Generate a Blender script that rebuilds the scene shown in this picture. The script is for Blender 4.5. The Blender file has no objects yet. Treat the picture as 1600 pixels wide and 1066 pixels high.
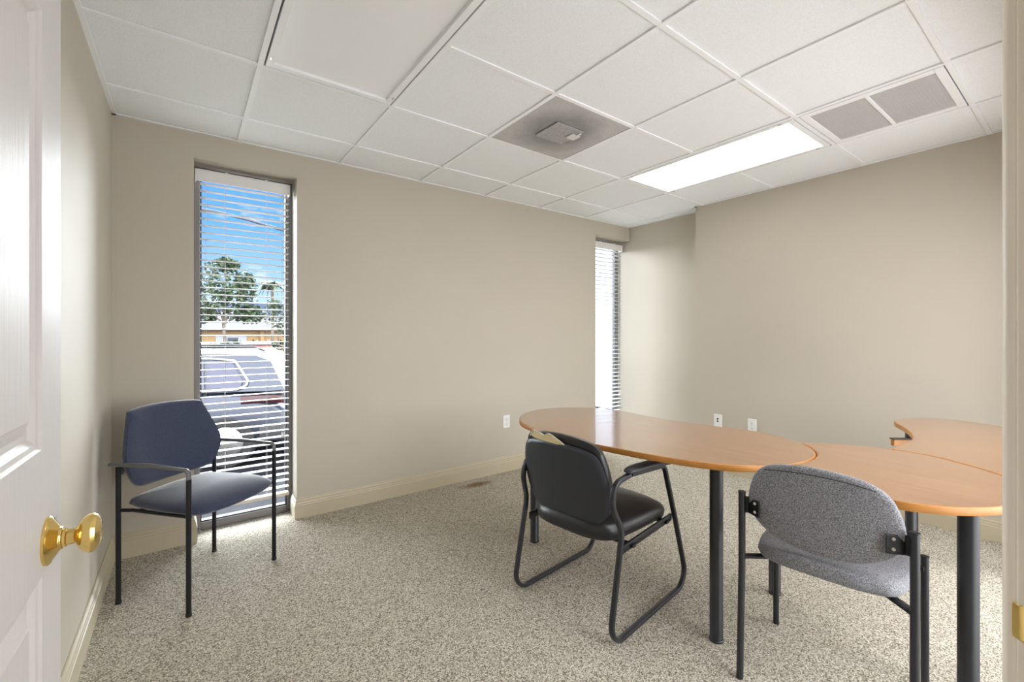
import bpy, bmesh, math, random
from mathutils import Vector, Matrix
R = math.radians
random.seed(7)
SC = bpy.context.scene
COL = SC.collection

# ------------------------------------------------------------------ camera, sky, sun, exposure
cam_d = bpy.data.cameras.new('camera')
cam = bpy.data.objects.new('camera', cam_d); COL.objects.link(cam)
cam_d.sensor_width = 36.0
cam_d.lens = 690.0 / 1600.0 * 36.0
cam_d.shift_y = -(533.0 - 521.8) / 1600.0
cam_d.clip_start = 0.02
cam.location = (0, 0, 1.239)
cam.rotation_euler = (R(90), 0, R(-36.47))
SC.camera = cam
SC.view_settings.view_transform = 'Standard'
SC.view_settings.look = 'None'
SC.view_settings.gamma = 1.0
SC.view_settings.use_curve_mapping = False
SC.view_settings.exposure = 0.50

world = bpy.data.worlds.new('sky'); SC.world = world
world.use_nodes = True
wn, wl = world.node_tree.nodes, world.node_tree.links
wn.clear()
w_tc = wn.new('ShaderNodeTexCoord')
w_sep = wn.new('ShaderNodeSeparateXYZ'); wl.new(w_tc.outputs['Generated'], w_sep.inputs[0])
w_map = wn.new('ShaderNodeMapRange'); w_map.inputs[1].default_value = -0.1; w_map.inputs[2].default_value = 0.6
wl.new(w_sep.outputs['Z'], w_map.inputs[0])
w_ramp = wn.new('ShaderNodeValToRGB'); wl.new(w_map.outputs[0], w_ramp.inputs[0])
cr = w_ramp.color_ramp
cr.elements[0].position = 0.0; cr.elements[0].color = (.42, .41, .40, 1)
cr.elements[1].position = 1.0; cr.elements[1].color = (.06, .27, .92, 1)
for p, c in ((.13, (.62, .63, .64, 1)), (.16, (.80, .88, .98, 1)), (.27, (.47, .70, .98, 1)), (.45, (.17, .46, 1.05, 1))):
    e = cr.elements.new(p); e.color = c
w_mp = wn.new('ShaderNodeMapping'); w_mp.inputs['Scale'].default_value = (3.2, 3.2, 11.0)
wl.new(w_tc.outputs['Generated'], w_mp.inputs[0])
w_noise = wn.new('ShaderNodeTexNoise'); w_noise.inputs['Scale'].default_value = 2.4; w_noise.inputs['Detail'].default_value = 9
w_noise.inputs['Roughness'].default_value = .62
wl.new(w_mp.outputs[0], w_noise.inputs['Vector'])
w_cr = wn.new('ShaderNodeValToRGB'); wl.new(w_noise.outputs['Fac'], w_cr.inputs[0])
w_cr.color_ramp.elements[0].position = .54; w_cr.color_ramp.elements[1].position = .68
w_band = wn.new('ShaderNodeValToRGB'); wl.new(w_sep.outputs['Z'], w_band.inputs[0])   # clouds lie low over the horizon
wb = w_band.color_ramp
wb.elements[0].position = .02; wb.elements[0].color = (.2, .2, .2, 1)
wb.elements[1].position = .30; wb.elements[1].color = (0, 0, 0, 1)
e = wb.elements.new(.12); e.color = (1, 1, 1, 1)
e = wb.elements.new(.21); e.color = (1, 1, 1, 1)
w_mul = wn.new('ShaderNodeMath'); w_mul.operation = 'MULTIPLY'
wl.new(w_cr.outputs[0], w_mul.inputs[0]); wl.new(w_band.outputs[0], w_mul.inputs[1])
w_mix = wn.new('ShaderNodeMix'); w_mix.data_type = 'RGBA'
wl.new(w_mul.outputs[0], w_mix.inputs[0]); wl.new(w_ramp.outputs[0], w_mix.inputs[6]); w_mix.inputs[7].default_value = (.95, .96, 1, 1)
# the unseen sky behind the camera is boosted, added as fill for the room
SOUTH_FILL = 5.7
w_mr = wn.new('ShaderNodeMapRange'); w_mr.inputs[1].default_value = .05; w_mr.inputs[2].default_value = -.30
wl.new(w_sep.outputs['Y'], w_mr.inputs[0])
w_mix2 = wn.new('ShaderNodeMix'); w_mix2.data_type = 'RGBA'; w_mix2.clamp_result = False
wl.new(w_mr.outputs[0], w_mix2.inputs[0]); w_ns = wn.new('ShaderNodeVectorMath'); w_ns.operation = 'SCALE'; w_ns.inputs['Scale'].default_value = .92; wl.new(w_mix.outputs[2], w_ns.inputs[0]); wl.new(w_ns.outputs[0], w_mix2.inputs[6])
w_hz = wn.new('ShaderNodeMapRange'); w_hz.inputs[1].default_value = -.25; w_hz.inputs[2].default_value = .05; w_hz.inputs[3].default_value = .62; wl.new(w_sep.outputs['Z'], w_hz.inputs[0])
w_sc = wn.new('ShaderNodeVectorMath'); w_sc.operation = 'SCALE'; w_sc.inputs[0].default_value = (SOUTH_FILL * 1.035, SOUTH_FILL * .985, SOUTH_FILL * .985)
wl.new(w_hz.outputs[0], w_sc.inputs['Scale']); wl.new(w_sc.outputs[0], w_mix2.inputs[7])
w_bg = wn.new('ShaderNodeBackground'); w_bg.inputs['Strength'].default_value = 1.0
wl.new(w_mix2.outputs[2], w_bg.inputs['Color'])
w_out = wn.new('ShaderNodeOutputWorld'); wl.new(w_bg.outputs[0], w_out.inputs['Surface'])

sun_d = bpy.data.lights.new('sun', 'SUN'); sun = bpy.data.objects.new('sun', sun_d); COL.objects.link(sun)
SUN_STRENGTH = 35.0
sun_d.energy = SUN_STRENGTH; sun_d.angle = R(84); sun_d.color = (.97, .985, 1.0)
sun.rotation_euler = Vector((.06, -1.0, -math.tan(R(13)))).to_track_quat('-Z', 'Y').to_euler()
sun.location = (8, 14, 9)
LIT_PANEL = 2.6            # the lit ceiling fixture

# ------------------------------------------------------------------ helpers
def new_mat(name, color, rough=.5, metal=0.0, spec=.5, bump=None, vary=None, sheen=0.0, coat=0.0):
    m = bpy.data.materials.new(name); m.use_nodes = True
    nt = m.node_tree; b = nt.nodes['Principled BSDF']
    b.inputs['Base Color'].default_value = (*color, 1); b.inputs['Roughness'].default_value = rough
    b.inputs['Metallic'].default_value = metal; b.inputs['Specular IOR Level'].default_value = spec
    if sheen: b.inputs['Sheen Weight'].default_value = sheen; b.inputs['Sheen Roughness'].default_value = .4
    if coat: b.inputs['Coat Weight'].default_value = coat; b.inputs['Coat IOR'].default_value = 1.55; b.inputs['Coat Roughness'].default_value = .06
    tc = nt.nodes.new('ShaderNodeTexCoord')
    if vary:          # (scale, amount, stretch)
        sc, amt = vary[0], vary[1]
        mp = nt.nodes.new('ShaderNodeMapping'); nt.links.new(tc.outputs['Object'], mp.inputs[0])
        if len(vary) > 2: mp.inputs['Scale'].default_value = vary[2]
        n = nt.nodes.new('ShaderNodeTexNoise'); n.inputs['Scale'].default_value = sc; n.inputs['Detail'].default_value = 4
        nt.links.new(mp.outputs[0], n.inputs['Vector'])
        r = nt.nodes.new('ShaderNodeValToRGB'); nt.links.new(n.outputs['Fac'], r.inputs[0])
        r.color_ramp.elements[0].position = .32; r.color_ramp.elements[1].position = .68
        r.color_ramp.elements[0].color = (*[max(0, c * (1 - amt)) for c in color], 1)
        r.color_ramp.elements[1].color = (*[min(1, c * (1 + amt)) for c in color], 1)
        nt.links.new(r.outputs[0], b.inputs['Base Color'])
    if bump:          # (scale, strength, distance)
        n2 = nt.nodes.new('ShaderNodeTexNoise'); n2.inputs['Scale'].default_value = bump[0]; n2.inputs['Detail'].default_value = 3
        nt.links.new(tc.outputs['Object'], n2.inputs['Vector'])
        bp = nt.nodes.new('ShaderNodeBump'); bp.inputs['Strength'].default_value = bump[1]; bp.inputs['Distance'].default_value = bump[2] if len(bump) > 2 else .002
        nt.links.new(n2.outputs['Fac'], bp.inputs['Height']); nt.links.new(bp.outputs[0], b.inputs['Normal'])
    return m

def obj(name, bm, mat, parent=None, smooth=None, bevel=0.0, loc=None):
    bmesh.ops.recalc_face_normals(bm, faces=bm.faces)
    me = bpy.data.meshes.new(name); bm.to_mesh(me); bm.free()
    if smooth is not None:
        me.shade_smooth()
        me.set_sharp_from_angle(angle=R(smooth))
        if name == 'tabletop':
            for p in me.polygons:
                if abs(p.normal.z) > .999: p.use_smooth = False
    if isinstance(mat, (list, tuple)):
        for m in mat: me.materials.append(m)
    else: me.materials.append(mat)
    o = bpy.data.objects.new(name, me); COL.objects.link(o)
    if parent: o.parent = parent
    if loc is not None: o.location = loc
    if bevel:
        mo = o.modifiers.new('bevel', 'BEVEL'); mo.width = bevel; mo.segments = 2; mo.limit_method = 'ANGLE'; mo.angle_limit = R(40)
    return o
def tag(o, label=None, cat=None, group=None, kind=None):
    if label: o['label'] = label
    if cat: o['category'] = cat
    if group: o['group'] = group
    if kind: o['kind'] = kind
    return o
def thing(name, label, cat, loc=(0, 0, 0), rz=0.0, group=None):
    o = bpy.data.objects.new(name, None); COL.objects.link(o); o.empty_display_size = .1
    o.location = loc; o.rotation_euler = (0, 0, rz)
    return tag(o, label, cat, group)
def struct(name, label, cat, bm, mat, smooth=None, bevel=0.0):
    o = obj(name, bm, mat, None, smooth, bevel); return tag(o, label, cat, None, 'structure')
def NB(): return bmesh.new()
def box(bm, x0, x1, y0, y1, z0, z1, mi=0):
    vs = [bm.verts.new(p) for p in ((x0, y0, z0), (x1, y0, z0), (x1, y1, z0), (x0, y1, z0), (x0, y0, z1), (x1, y0, z1), (x1, y1, z1), (x0, y1, z1))]
    for f in ((0, 3, 2, 1), (4, 5, 6, 7), (0, 1, 5, 4), (1, 2, 6, 5), (2, 3, 7, 6), (3, 0, 4, 7)):
        bm.faces.new([vs[i] for i in f]).material_index = mi
    return vs
def quad(bm, pts, mi=0):
    f = bm.faces.new([bm.verts.new(p) for p in pts]); f.material_index = mi; return f
def lathe(bm, prof, seg=32, M=None):
    M = M or Matrix.Identity(4); rings = []
    for r, z in prof:
        rings.append([bm.verts.new(M @ Vector((r * math.cos(2 * math.pi * i / seg), r * math.sin(2 * math.pi * i / seg), z))) for i in range(seg)] if r > 1e-6 else [bm.verts.new(M @ Vector((0, 0, z)))])
    for a, b in zip(rings, rings[1:]):
        for i in range(seg):
            j = (i + 1) % seg
            if len(a) == 1 and len(b) == 1: continue
            if len(a) == 1: bm.faces.new((a[0], b[i], b[j]))
            elif len(b) == 1: bm.faces.new((a[i], a[j], b[0]))
            else: bm.faces.new((a[i], a[j], b[j], b[i]))
    for ring in (rings[0], rings[-1]):
        if len(ring) > 2: bm.faces.new(ring)
def cyl(bm, p0, p1, r, seg=16, r1=None):
    p0, p1 = Vector(p0), Vector(p1); d = p1 - p0
    M = Matrix.Translation(p0) @ d.to_track_quat('Z', 'Y').to_matrix().to_4x4()
    lathe(bm, [(r, 0), (r if r1 is None else r1, d.length)], seg, M)
def fillet(pts, rad, n=7):
    pts = [Vector(p) for p in pts]; out = [pts[0]]
    for i in range(1, len(pts) - 1):
        a, b, c = pts[i - 1], pts[i], pts[i + 1]
        r = rad[i] if isinstance(rad, (list, tuple)) else rad
        u, v = (a - b), (c - b); lu, lv = u.length, v.length; u.normalize(); v.normalize()
        ang = u.angle(v)
        if r <= 0 or ang > math.pi - .02: out.append(b); continue
        t = min(r / math.tan(ang / 2), lu * .49, lv * .49); r2 = t * math.tan(ang / 2)
        ctr = b + (u + v).normalized() * (r2 / math.sin(ang / 2))
        s, e = b + u * t - ctr, b + v * t - ctr
        for k in range(n + 1):
            out.append(ctr + s.normalized().slerp(e.normalized(), k / n) * r2)
    out.append(pts[-1]); return out
def section(kind, w, h, n=12):
    pts = []
    for i in range(n):
        t = 2 * math.pi * i / n; c, s = math.cos(t), math.sin(t)
        p = 1.0 if kind == 'oval' else .45
        pts.append((math.copysign(abs(c) ** p, c) * w / 2, math.copysign(abs(s) ** p, s) * h / 2))
    return pts
def sweep(bm, path, sec, side=None, cap=True, scale=None):
    """sweep a section along a path; 'side' is the direction the section's first axis keeps to"""
    path = [Vector(p) for p in path]; rings = []; n = len(path); prev = None
    for i, p in enumerate(path):
        t = (path[min(i + 1, n - 1)] - path[max(i - 1, 0)]).normalized()
        if side is not None: u = Vector(side)
        elif prev is not None: u = prev
        else: u = Vector((1, 0, 0)) if abs(t.x) < .8 else Vector((0, 1, 0))
        u = (u - t * u.dot(t)).normalized(); v = t.cross(u); prev = u
        k = scale[i] if scale else 1.0
        rings.append([bm.verts.new(p + u * a * k + v * b * k) for a, b in sec])
    m = len(sec)
    for a, b in zip(rings, rings[1:]):
        for i in range(m): bm.faces.new((a[i], a[(i + 1) % m], b[(i + 1) % m], b[i]))
    if cap: bm.faces.new(rings[0][::-1]); bm.faces.new(rings[-1])
def catmull(pts, n=6, closed=True):
    P = [Vector(p) for p in pts]; m = len(P); out = []
    rng = range(m) if closed else range(m - 1)
    for i in rng:
        g = lambda k: P[k % m] if closed else P[max(0, min(m - 1, k))]
        a, b, c, d = g(i - 1), g(i), g(i + 1), g(i + 2)
        for k in range(n):
            t = k / n
            out.append(.5 * ((2 * b) + (c - a) * t + (2 * a - 5 * b + 4 * c - d) * t * t + (3 * b - a - 3 * c + d) * t ** 3))
    if not closed: out.append(P[-1])
    return out
def poly_inset(pts, d):
    """inset a 2-D outline by d along its vertex normals"""
    n = len(pts); area = sum(pts[i][0] * pts[(i + 1) % n][1] - pts[(i + 1) % n][0] * pts[i][1] for i in range(n)); s = 1 if area > 0 else -1
    out = []
    for i in range(n):
        a, b, c = Vector(pts[i - 1][:2]), Vector(pts[i][:2]), Vector(pts[(i + 1) % n][:2])
        t = (c - a)
        if t.length < 1e-9: out.append(b); continue
        t.normalize(); out.append(b + Vector((-t.y, t.x)) * d * s)
    return out
def slab(bm, outline, z0, z1, r=.004):
    """a flat worktop with softly rounded edges; returns nothing"""
    o = [Vector((p[0], p[1])) for p in outline]
    prof = [(r, z0), (r * .3, z0 + r * .3), (0, z0 + r), (0, z1 - r), (r * .3, z1 - r * .3), (r, z1)]
    rings = [[bm.verts.new((q.x, q.y, z)) for q in poly_inset(o, d)] for d, z in prof]
    n = len(o)
    for ri, (a, b) in enumerate(zip(rings, rings[1:])):
        for i in range(n): bm.faces.new((a[i], a[(i + 1) % n], b[(i + 1) % n], b[i])).material_index = 1
    bm.faces.new(rings[0][::-1]); bm.faces.new(rings[-1])
def pad(bm, outline, top, bot, warp=None, rings=9, edge=.35, mi_back=0):
    """upholstered pad: outline in x,y; 'top'/'bot' crown heights; rounded rim; warp bends it"""
    o = [Vector((p[0], p[1])) for p in outline]; n = len(o)
    c = sum(o, Vector((0, 0))) / n
    def layer(sign, crown):
        L = []
        for k in range(rings):
            t = k / (rings - 1)                       # 0 rim -> 1 middle
            s = 1 - t ** 1.6 if t < 1 else 0.0
            s = max(s, .02)
            z = crown * (1 - (1 - min(1, t * 1.0)) ** 2.0 * 1.0) ** edge if t > 0 else 0
            L.append([c + (q - c) * s + Vector((0, 0)) for q in o] + [z * sign])
        return L
    T, B = layer(1, top), layer(-1, bot)
    def mk(ring):
        z = ring[-1]; vs = []
        for q in ring[:-1]:
            p = Vector((q.x, q.y, z)); vs.append(bm.verts.new(warp(p) if warp else p))
        return vs
    rim = mk(T[0]); prev = rim
    for ring in T[1:]:
        cur = mk(ring)
        for i in range(n): bm.faces.new((prev[i], prev[(i + 1) % n], cur[(i + 1) % n], cur[i]))
        prev = cur
    bm.faces.new(prev); prev = rim
    for ring in B[1:]:
        cur = mk(ring)
        for i in range(n): bm.faces.new((prev[(i + 1) % n], prev[i], cur[i], cur[(i + 1) % n])).material_index = mi_back
        prev = cur
    bm.faces.new(prev[::-1]).material_index = mi_back
def rounded_rect(w, h, r, n=6, cx=0, cy=0):
    pts = []
    for sx, sy, a0 in ((1, 1, 0), (-1, 1, 90), (-1, -1, 180), (1, -1, 270)):
        for k in range(n + 1):
            a = R(a0 + 90 * k / n); pts.append((cx + sx * (w / 2 - r) + r * math.cos(a), cy + sy * (h / 2 - r) + r * math.sin(a)))
    return pts
def densify(pts, step=.02):
    out = []
    for i in range(len(pts)):
        a, b = Vector(pts[i][:2]), Vector(pts[(i + 1) % len(pts)][:2]); k = max(1, int((b - a).length / step))
        out += [a.lerp(b, j / k) for j in range(k)]
    return out
def sphere(bm, c, r, seg=12, sc=(1, 1, 1)):
    n = seg // 2
    M = Matrix.Translation(c) @ Matrix.Diagonal((*sc, 1))
    lathe(bm, [(r * math.sin(math.pi * k / n), -r * math.cos(math.pi * k / n)) for k in range(n + 1)], seg, M)

# ------------------------------------------------------------------ materials
def wall_material(name, col):
    m = new_mat(name, col, .62, spec=.3, bump=(240, .12, .0015)); nt = m.node_tree; b = nt.nodes['Principled BSDF']
    tc = nt.nodes.new('ShaderNodeTexCoord'); n = nt.nodes.new('ShaderNodeTexNoise'); n.inputs['Scale'].default_value = 1.1; n.inputs['Detail'].default_value = 2
    nt.links.new(tc.outputs['Object'], n.inputs['Vector'])
    r = nt.nodes.new('ShaderNodeValToRGB'); nt.links.new(n.outputs['Fac'], r.inputs[0])
    r.color_ramp.elements[0].position = .3; r.color_ramp.elements[1].position = .62
    r.color_ramp.elements[0].color = (*[c * .955 for c in col], 1); r.color_ramp.elements[1].color = (*col, 1)
    # faint scuffs where furniture stood
    mp = nt.nodes.new('ShaderNodeMapping'); mp.inputs['Scale'].default_value = (1.2, 1.2, 5); nt.links.new(tc.outputs['Object'], mp.inputs[0])
    n2 = nt.nodes.new('ShaderNodeTexNoise'); n2.inputs['Scale'].default_value = 2.3; n2.inputs['Detail'].default_value = 5; nt.links.new(mp.outputs[0], n2.inputs['Vector'])
    r2 = nt.nodes.new('ShaderNodeValToRGB'); nt.links.new(n2.outputs['Fac'], r2.inputs[0])
    r2.color_ramp.elements[0].position = .68; r2.color_ramp.elements[0].color = (0, 0, 0, 1); r2.color_ramp.elements[1].position = .80; r2.color_ramp.elements[1].color = (.35, .35, .35, 1)
    mx = nt.nodes.new('ShaderNodeMix'); mx.data_type = 'RGBA'; nt.links.new(r2.outputs[0], mx.inputs[0]); nt.links.new(r.outputs[0], mx.inputs[6]); mx.inputs[7].default_value = (*[c * .8 for c in col], 1)
    nt.links.new(mx.outputs[2], b.inputs['Base Color']); return m
WALL = wall_material('wall_paint', (.540, .492, .412))
TRIM = new_mat('trim_paint', (.53, .465, .335), .38, spec=.5)
TRIM_WHITE = new_mat('door_frame_paint', (.80, .735, .63), .35)
BLACK_METAL = new_mat('black_metal', (.010, .0105, .013), .38, spec=.35)
GREY_METAL = new_mat('charcoal_metal', (.017, .018, .022), .36, spec=.5)
ARM_GREY = new_mat('grey_arm_plastic', (.13, .132, .14), .38, spec=.6)
STEEL = new_mat('bright_steel', (.62, .61, .58), .25, 1.0)
PLASTIC = new_mat('black_plastic', (.020, .021, .024), .45)
SHELL = new_mat('black_shell_plastic', (.022, .025, .033), .40, spec=.5, bump=(500, .15, .0006))
VINYL = new_mat('black_vinyl', (.014, .014, .016), .38, spec=.5, bump=(420, .25, .0008))
FOAM = new_mat('yellow_foam', (.70, .58, .33), .9, bump=(300, .5))
LINING = new_mat('torn_lining', (.62, .56, .46), .8)
WHITE_PLASTIC = new_mat('white_plastic', (.82, .82, .80), .3)
SLOT = new_mat('dark_slot', (.01, .01, .01), .6)
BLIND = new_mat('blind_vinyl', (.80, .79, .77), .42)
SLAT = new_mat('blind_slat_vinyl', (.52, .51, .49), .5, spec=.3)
BLIND_TAN = new_mat('blind_rail', (.62, .56, .47), .45)
CORD = new_mat('blind_cord', (.50, .49, .47), .7)
BRONZE = new_mat('window_frame_aluminium', (.21, .195, .19), .45, .3)
BRASS = new_mat('polished_brass', (.83, .61, .22), .16, 1.0)
TILE = new_mat('ceiling_tile', (.90, .93, .965), .9, spec=.1, bump=(260, .5, .0015), vary=(330, .07))
GRID = new_mat('ceiling_grid', (.93, .95, .97), .45)
FIXTURE = new_mat('fixture_enamel', (.93, .95, .97), .4)

def fabric(name, a, b_, scale, sheen):
    m = new_mat(name, a, .92, spec=.2, sheen=sheen); nt = m.node_tree; b = nt.nodes['Principled BSDF']
    tc = nt.nodes.new('ShaderNodeTexCoord'); n = nt.nodes.new('ShaderNodeTexNoise'); n.inputs['Scale'].default_value = scale; n.inputs['Detail'].default_value = 2
    nt.links.new(tc.outputs['Object'], n.inputs['Vector'])
    r = nt.nodes.new('ShaderNodeValToRGB'); nt.links.new(n.outputs['Fac'], r.inputs[0]); r.color_ramp.elements[0].position = .36; r.color_ramp.elements[1].position = .64
    r.color_ramp.elements[0].color = (*a, 1); r.color_ramp.elements[1].color = (*b_, 1); nt.links.new(r.outputs[0], b.inputs['Base Color'])
    bp = nt.nodes.new('ShaderNodeBump'); bp.inputs['Strength'].default_value = .5; bp.inputs['Distance'].default_value = .001
    nt.links.new(n.outputs['Fac'], bp.inputs['Height']); nt.links.new(bp.outputs[0], b.inputs['Normal']); return m
BLUE_FABRIC = fabric('navy_fabric', (.030, .037, .068), (.068, .082, .135), 520, .9)
GREY_FABRIC = fabric('grey_fabric', (.10, .10, .11), (.34, .34, .362), 360, .2)

def carpet():
    m = new_mat('loop_carpet', (.4, .36, .29), .97, spec=.1); nt = m.node_tree; b = nt.nodes['Principled BSDF']; L = nt.links
    tc = nt.nodes.new('ShaderNodeTexCoord')
    n = nt.nodes.new('ShaderNodeTexNoise'); n.inputs['Scale'].default_value = 160; n.inputs['Detail'].default_value = 2; n.inputs['Roughness'].default_value = .7
    L.new(tc.outputs['Object'], n.inputs['Vector'])
    vo = nt.nodes.new('ShaderNodeTexVoronoi'); vo.inputs['Scale'].default_value = 270; L.new(tc.outputs['Object'], vo.inputs['Vector'])
    sx = nt.nodes.new('ShaderNodeSeparateColor'); L.new(vo.outputs['Color'], sx.inputs[0])
    av = nt.nodes.new('ShaderNodeMath'); av.operation = 'MULTIPLY_ADD'; L.new(sx.outputs[0], av.inputs[0]); av.inputs[1].default_value = .55
    hf = nt.nodes.new('ShaderNodeMath'); hf.operation = 'MULTIPLY'; L.new(n.outputs['Fac'], hf.inputs[0]); hf.inputs[1].default_value = .45; L.new(hf.outputs[0], av.inputs[2])
    r = nt.nodes.new('ShaderNodeValToRGB'); L.new(av.outputs[0], r.inputs[0])
    r.color_ramp.elements[0].position = .24; r.color_ramp.elements[0].color = (.125, .108, .078, 1)
    r.color_ramp.elements[1].position = .74; r.color_ramp.elements[1].color = (.72, .672, .575, 1)
    e = r.color_ramp.elements.new(.46); e.color = (.40, .362, .29, 1)
    # rust-coloured stain by the back wall
    mp = nt.nodes.new('ShaderNodeMapping'); mp.inputs['Location'].default_value = (-1.93 * 5.5, -3.09 * 14, 0); mp.inputs['Scale'].default_value = (5.5, 14, 1)
    L.new(tc.outputs['Object'], mp.inputs[0])
    n3 = nt.nodes.new('ShaderNodeTexNoise'); n3.inputs['Scale'].default_value = 14; n3.inputs['Detail'].default_value = 4; L.new(tc.outputs['Object'], n3.inputs['Vector'])
    g = nt.nodes.new('ShaderNodeTexGradient'); g.gradient_type = 'SPHERICAL'; L.new(mp.outputs[0], g.inputs[0])
    mm = nt.nodes.new('ShaderNodeMath'); mm.operation = 'MULTIPLY'; L.new(g.outputs['Fac'], mm.inputs[0]); L.new(n3.outputs['Fac'], mm.inputs[1])
    ms = nt.nodes.new('ShaderNodeMath'); ms.operation = 'MULTIPLY'; ms.inputs[1].default_value = 2.0; ms.use_clamp = True; L.new(mm.outputs[0], ms.inputs[0])
    mx = nt.nodes.new('ShaderNodeMix'); mx.data_type = 'RGBA'; L.new(ms.outputs[0], mx.inputs[0]); L.new(r.outputs[0], mx.inputs[6]); mx.inputs[7].default_value = (.16, .07, .025, 1)
    L.new(mx.outputs[2], b.inputs['Base Color'])
    bp = nt.nodes.new('ShaderNodeBump'); bp.inputs['Strength'].default_value = .45; bp.inputs['Distance'].default_value = .003
    L.new(n.outputs['Fac'], bp.inputs['Height']); L.new(bp.outputs[0], b.inputs['Normal']); return m
CARPET = carpet()

def wood(name, rot):
    m = new_mat(name, (.5, .25, .1), .26, spec=.5, coat=1.0); nt = m.node_tree; b = nt.nodes['Principled BSDF']; L = nt.links
    tc = nt.nodes.new('ShaderNodeTexCoord'); mp = nt.nodes.new('ShaderNodeMapping'); mp.inputs['Rotation'].default_value = (0, 0, rot); mp.inputs['Scale'].default_value = (26, 1.6, 10)
    L.new(tc.outputs['Object'], mp.inputs[0])
    n = nt.nodes.new('ShaderNodeTexNoise'); n.inputs['Scale'].default_value = 1.6; n.inputs['Detail'].default_value = 7; n.inputs['Roughness'].default_value = .6; n.inputs['Distortion'].default_value = .5
    L.new(mp.outputs[0], n.inputs['Vector'])
    r = nt.nodes.new('ShaderNodeValToRGB'); L.new(n.outputs['Fac'], r.inputs[0])
    r.color_ramp.elements[0].position = .3; r.color_ramp.elements[0].color = (.265, .112, .042, 1)
    r.color_ramp.elements[1].position = .72; r.color_ramp.elements[1].color = (.43, .22, .10, 1)
    L.new(r.outputs[0], b.inputs['Base Color']); return m
WOOD_A = wood('cherry_laminate_lengthwise', 0.0)
WOOD_B = wood('cherry_laminate_crosswise', R(90))
WOOD_C = wood('cherry_laminate_diagonal', R(35))
WOOD_EDGE = new_mat('cherry_edge_band', (.42, .175, .032), .4, vary=(3, .12, (6, 6, 30)))

def door_paint():
    m = new_mat('embossed_door_paint', (.53, .515, .50), .44, spec=.25); nt = m.node_tree; b = nt.nodes['Principled BSDF']; L = nt.links
    tc = nt.nodes.new('ShaderNodeTexCoord'); mp = nt.nodes.new('ShaderNodeMapping'); mp.inputs['Scale'].default_value = (90, 90, 5); L.new(tc.outputs['Object'], mp.inputs[0])
    n = nt.nodes.new('ShaderNodeTexNoise'); n.inputs['Scale'].default_value = 1.5; n.inputs['Detail'].default_value = 4; n.inputs['Distortion'].default_value = .6; L.new(mp.outputs[0], n.inputs['Vector'])
    bp = nt.nodes.new('ShaderNodeBump'); bp.inputs['Strength'].default_value = .55; bp.inputs['Distance'].default_value = .0014
    L.new(n.outputs['Fac'], bp.inputs['Height']); L.new(bp.outputs[0], b.inputs['Normal']); return m
DOOR_PAINT = door_paint()

def glass():
    m = bpy.data.materials.new('window_glass'); m.use_nodes = True; nt = m.node_tree; nt.nodes.clear(); L = nt.links
    t = nt.nodes.new('ShaderNodeBsdfTransparent'); t.inputs[0].default_value = (.93, .96, .97, 1)
    g = nt.nodes.new('ShaderNodeBsdfGlossy'); g.inputs['Roughness'].default_value = .02
    lw = nt.nodes.new('ShaderNodeLayerWeight'); lw.inputs[0].default_value = .5
    pw = nt.nodes.new('ShaderNodeMath'); pw.operation = 'POWER'; L.new(lw.outputs['Facing'], pw.inputs[0]); pw.inputs[1].default_value = 4.5
    f = nt.nodes.new('ShaderNodeMath'); f.operation = 'MULTIPLY_ADD'; L.new(pw.outputs[0], f.inputs[0]); f.inputs[1].default_value = .85; f.inputs[2].default_value = .0
    mx = nt.nodes.new('ShaderNodeMixShader'); o = nt.nodes.new('ShaderNodeOutputMaterial')
    L.new(f.outputs[0], mx.inputs[0]); L.new(t.outputs[0], mx.inputs[1]); L.new(g.outputs[0], mx.inputs[2]); L.new(mx.outputs[0], o.inputs[0]); return m
GLASS = glass()
def lamp_mat(name, strength, col=(1, .985, .96)):
    m = new_mat(name, (.9, .9, .9), .4); b = m.node_tree.nodes['Principled BSDF']
    b.inputs['Emission Color'].default_value = (*col, 1); b.inputs['Emission Strength'].default_value = strength; return m
LENS_ON = lamp_mat('lit_lens', LIT_PANEL)
def lens_off():
    m = new_mat('prismatic_lens', (.95, .965, .98), .35, spec=.4); nt = m.node_tree; b = nt.nodes['Principled BSDF']; L = nt.links
    tc = nt.nodes.new('ShaderNodeTexCoord'); c = nt.nodes.new('ShaderNodeTexChecker'); c.inputs['Scale'].default_value = 160; L.new(tc.outputs['Object'], c.inputs['Vector'])
    bp = nt.nodes.new('ShaderNodeBump'); bp.inputs['Strength'].default_value = .25; bp.inputs['Distance'].default_value = .001; L.new(c.outputs['Fac'], bp.inputs['Height']); L.new(bp.outputs[0], b.inputs['Normal']); return m
LENS_OFF = lens_off()

# ------------------------------------------------------------------ the room
XL, YB, XR, XA = -.325, 3.235, 3.885, 4.045     # left wall, back wall, right wall, alcove wall
YF, CE = .062, 2.44                              # front wall face, ceiling height
W1 = (.040, .600); W2 = (3.490, XA); WT = 2.287; YG = 3.40; YO = 3.47
GX = [.268 + .6096 * i for i in range(-1, 7)]; GY = [2.2545 + .6096 * j for j in range(-4, 3)]

bm = NB(); box(bm, -1.42, XA + .12, -1.32, YO, -.08, 0)
struct('floor', 'beige and grey speckled loop carpet with a rusty stain by the back wall', 'floor', bm, CARPET)

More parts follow.
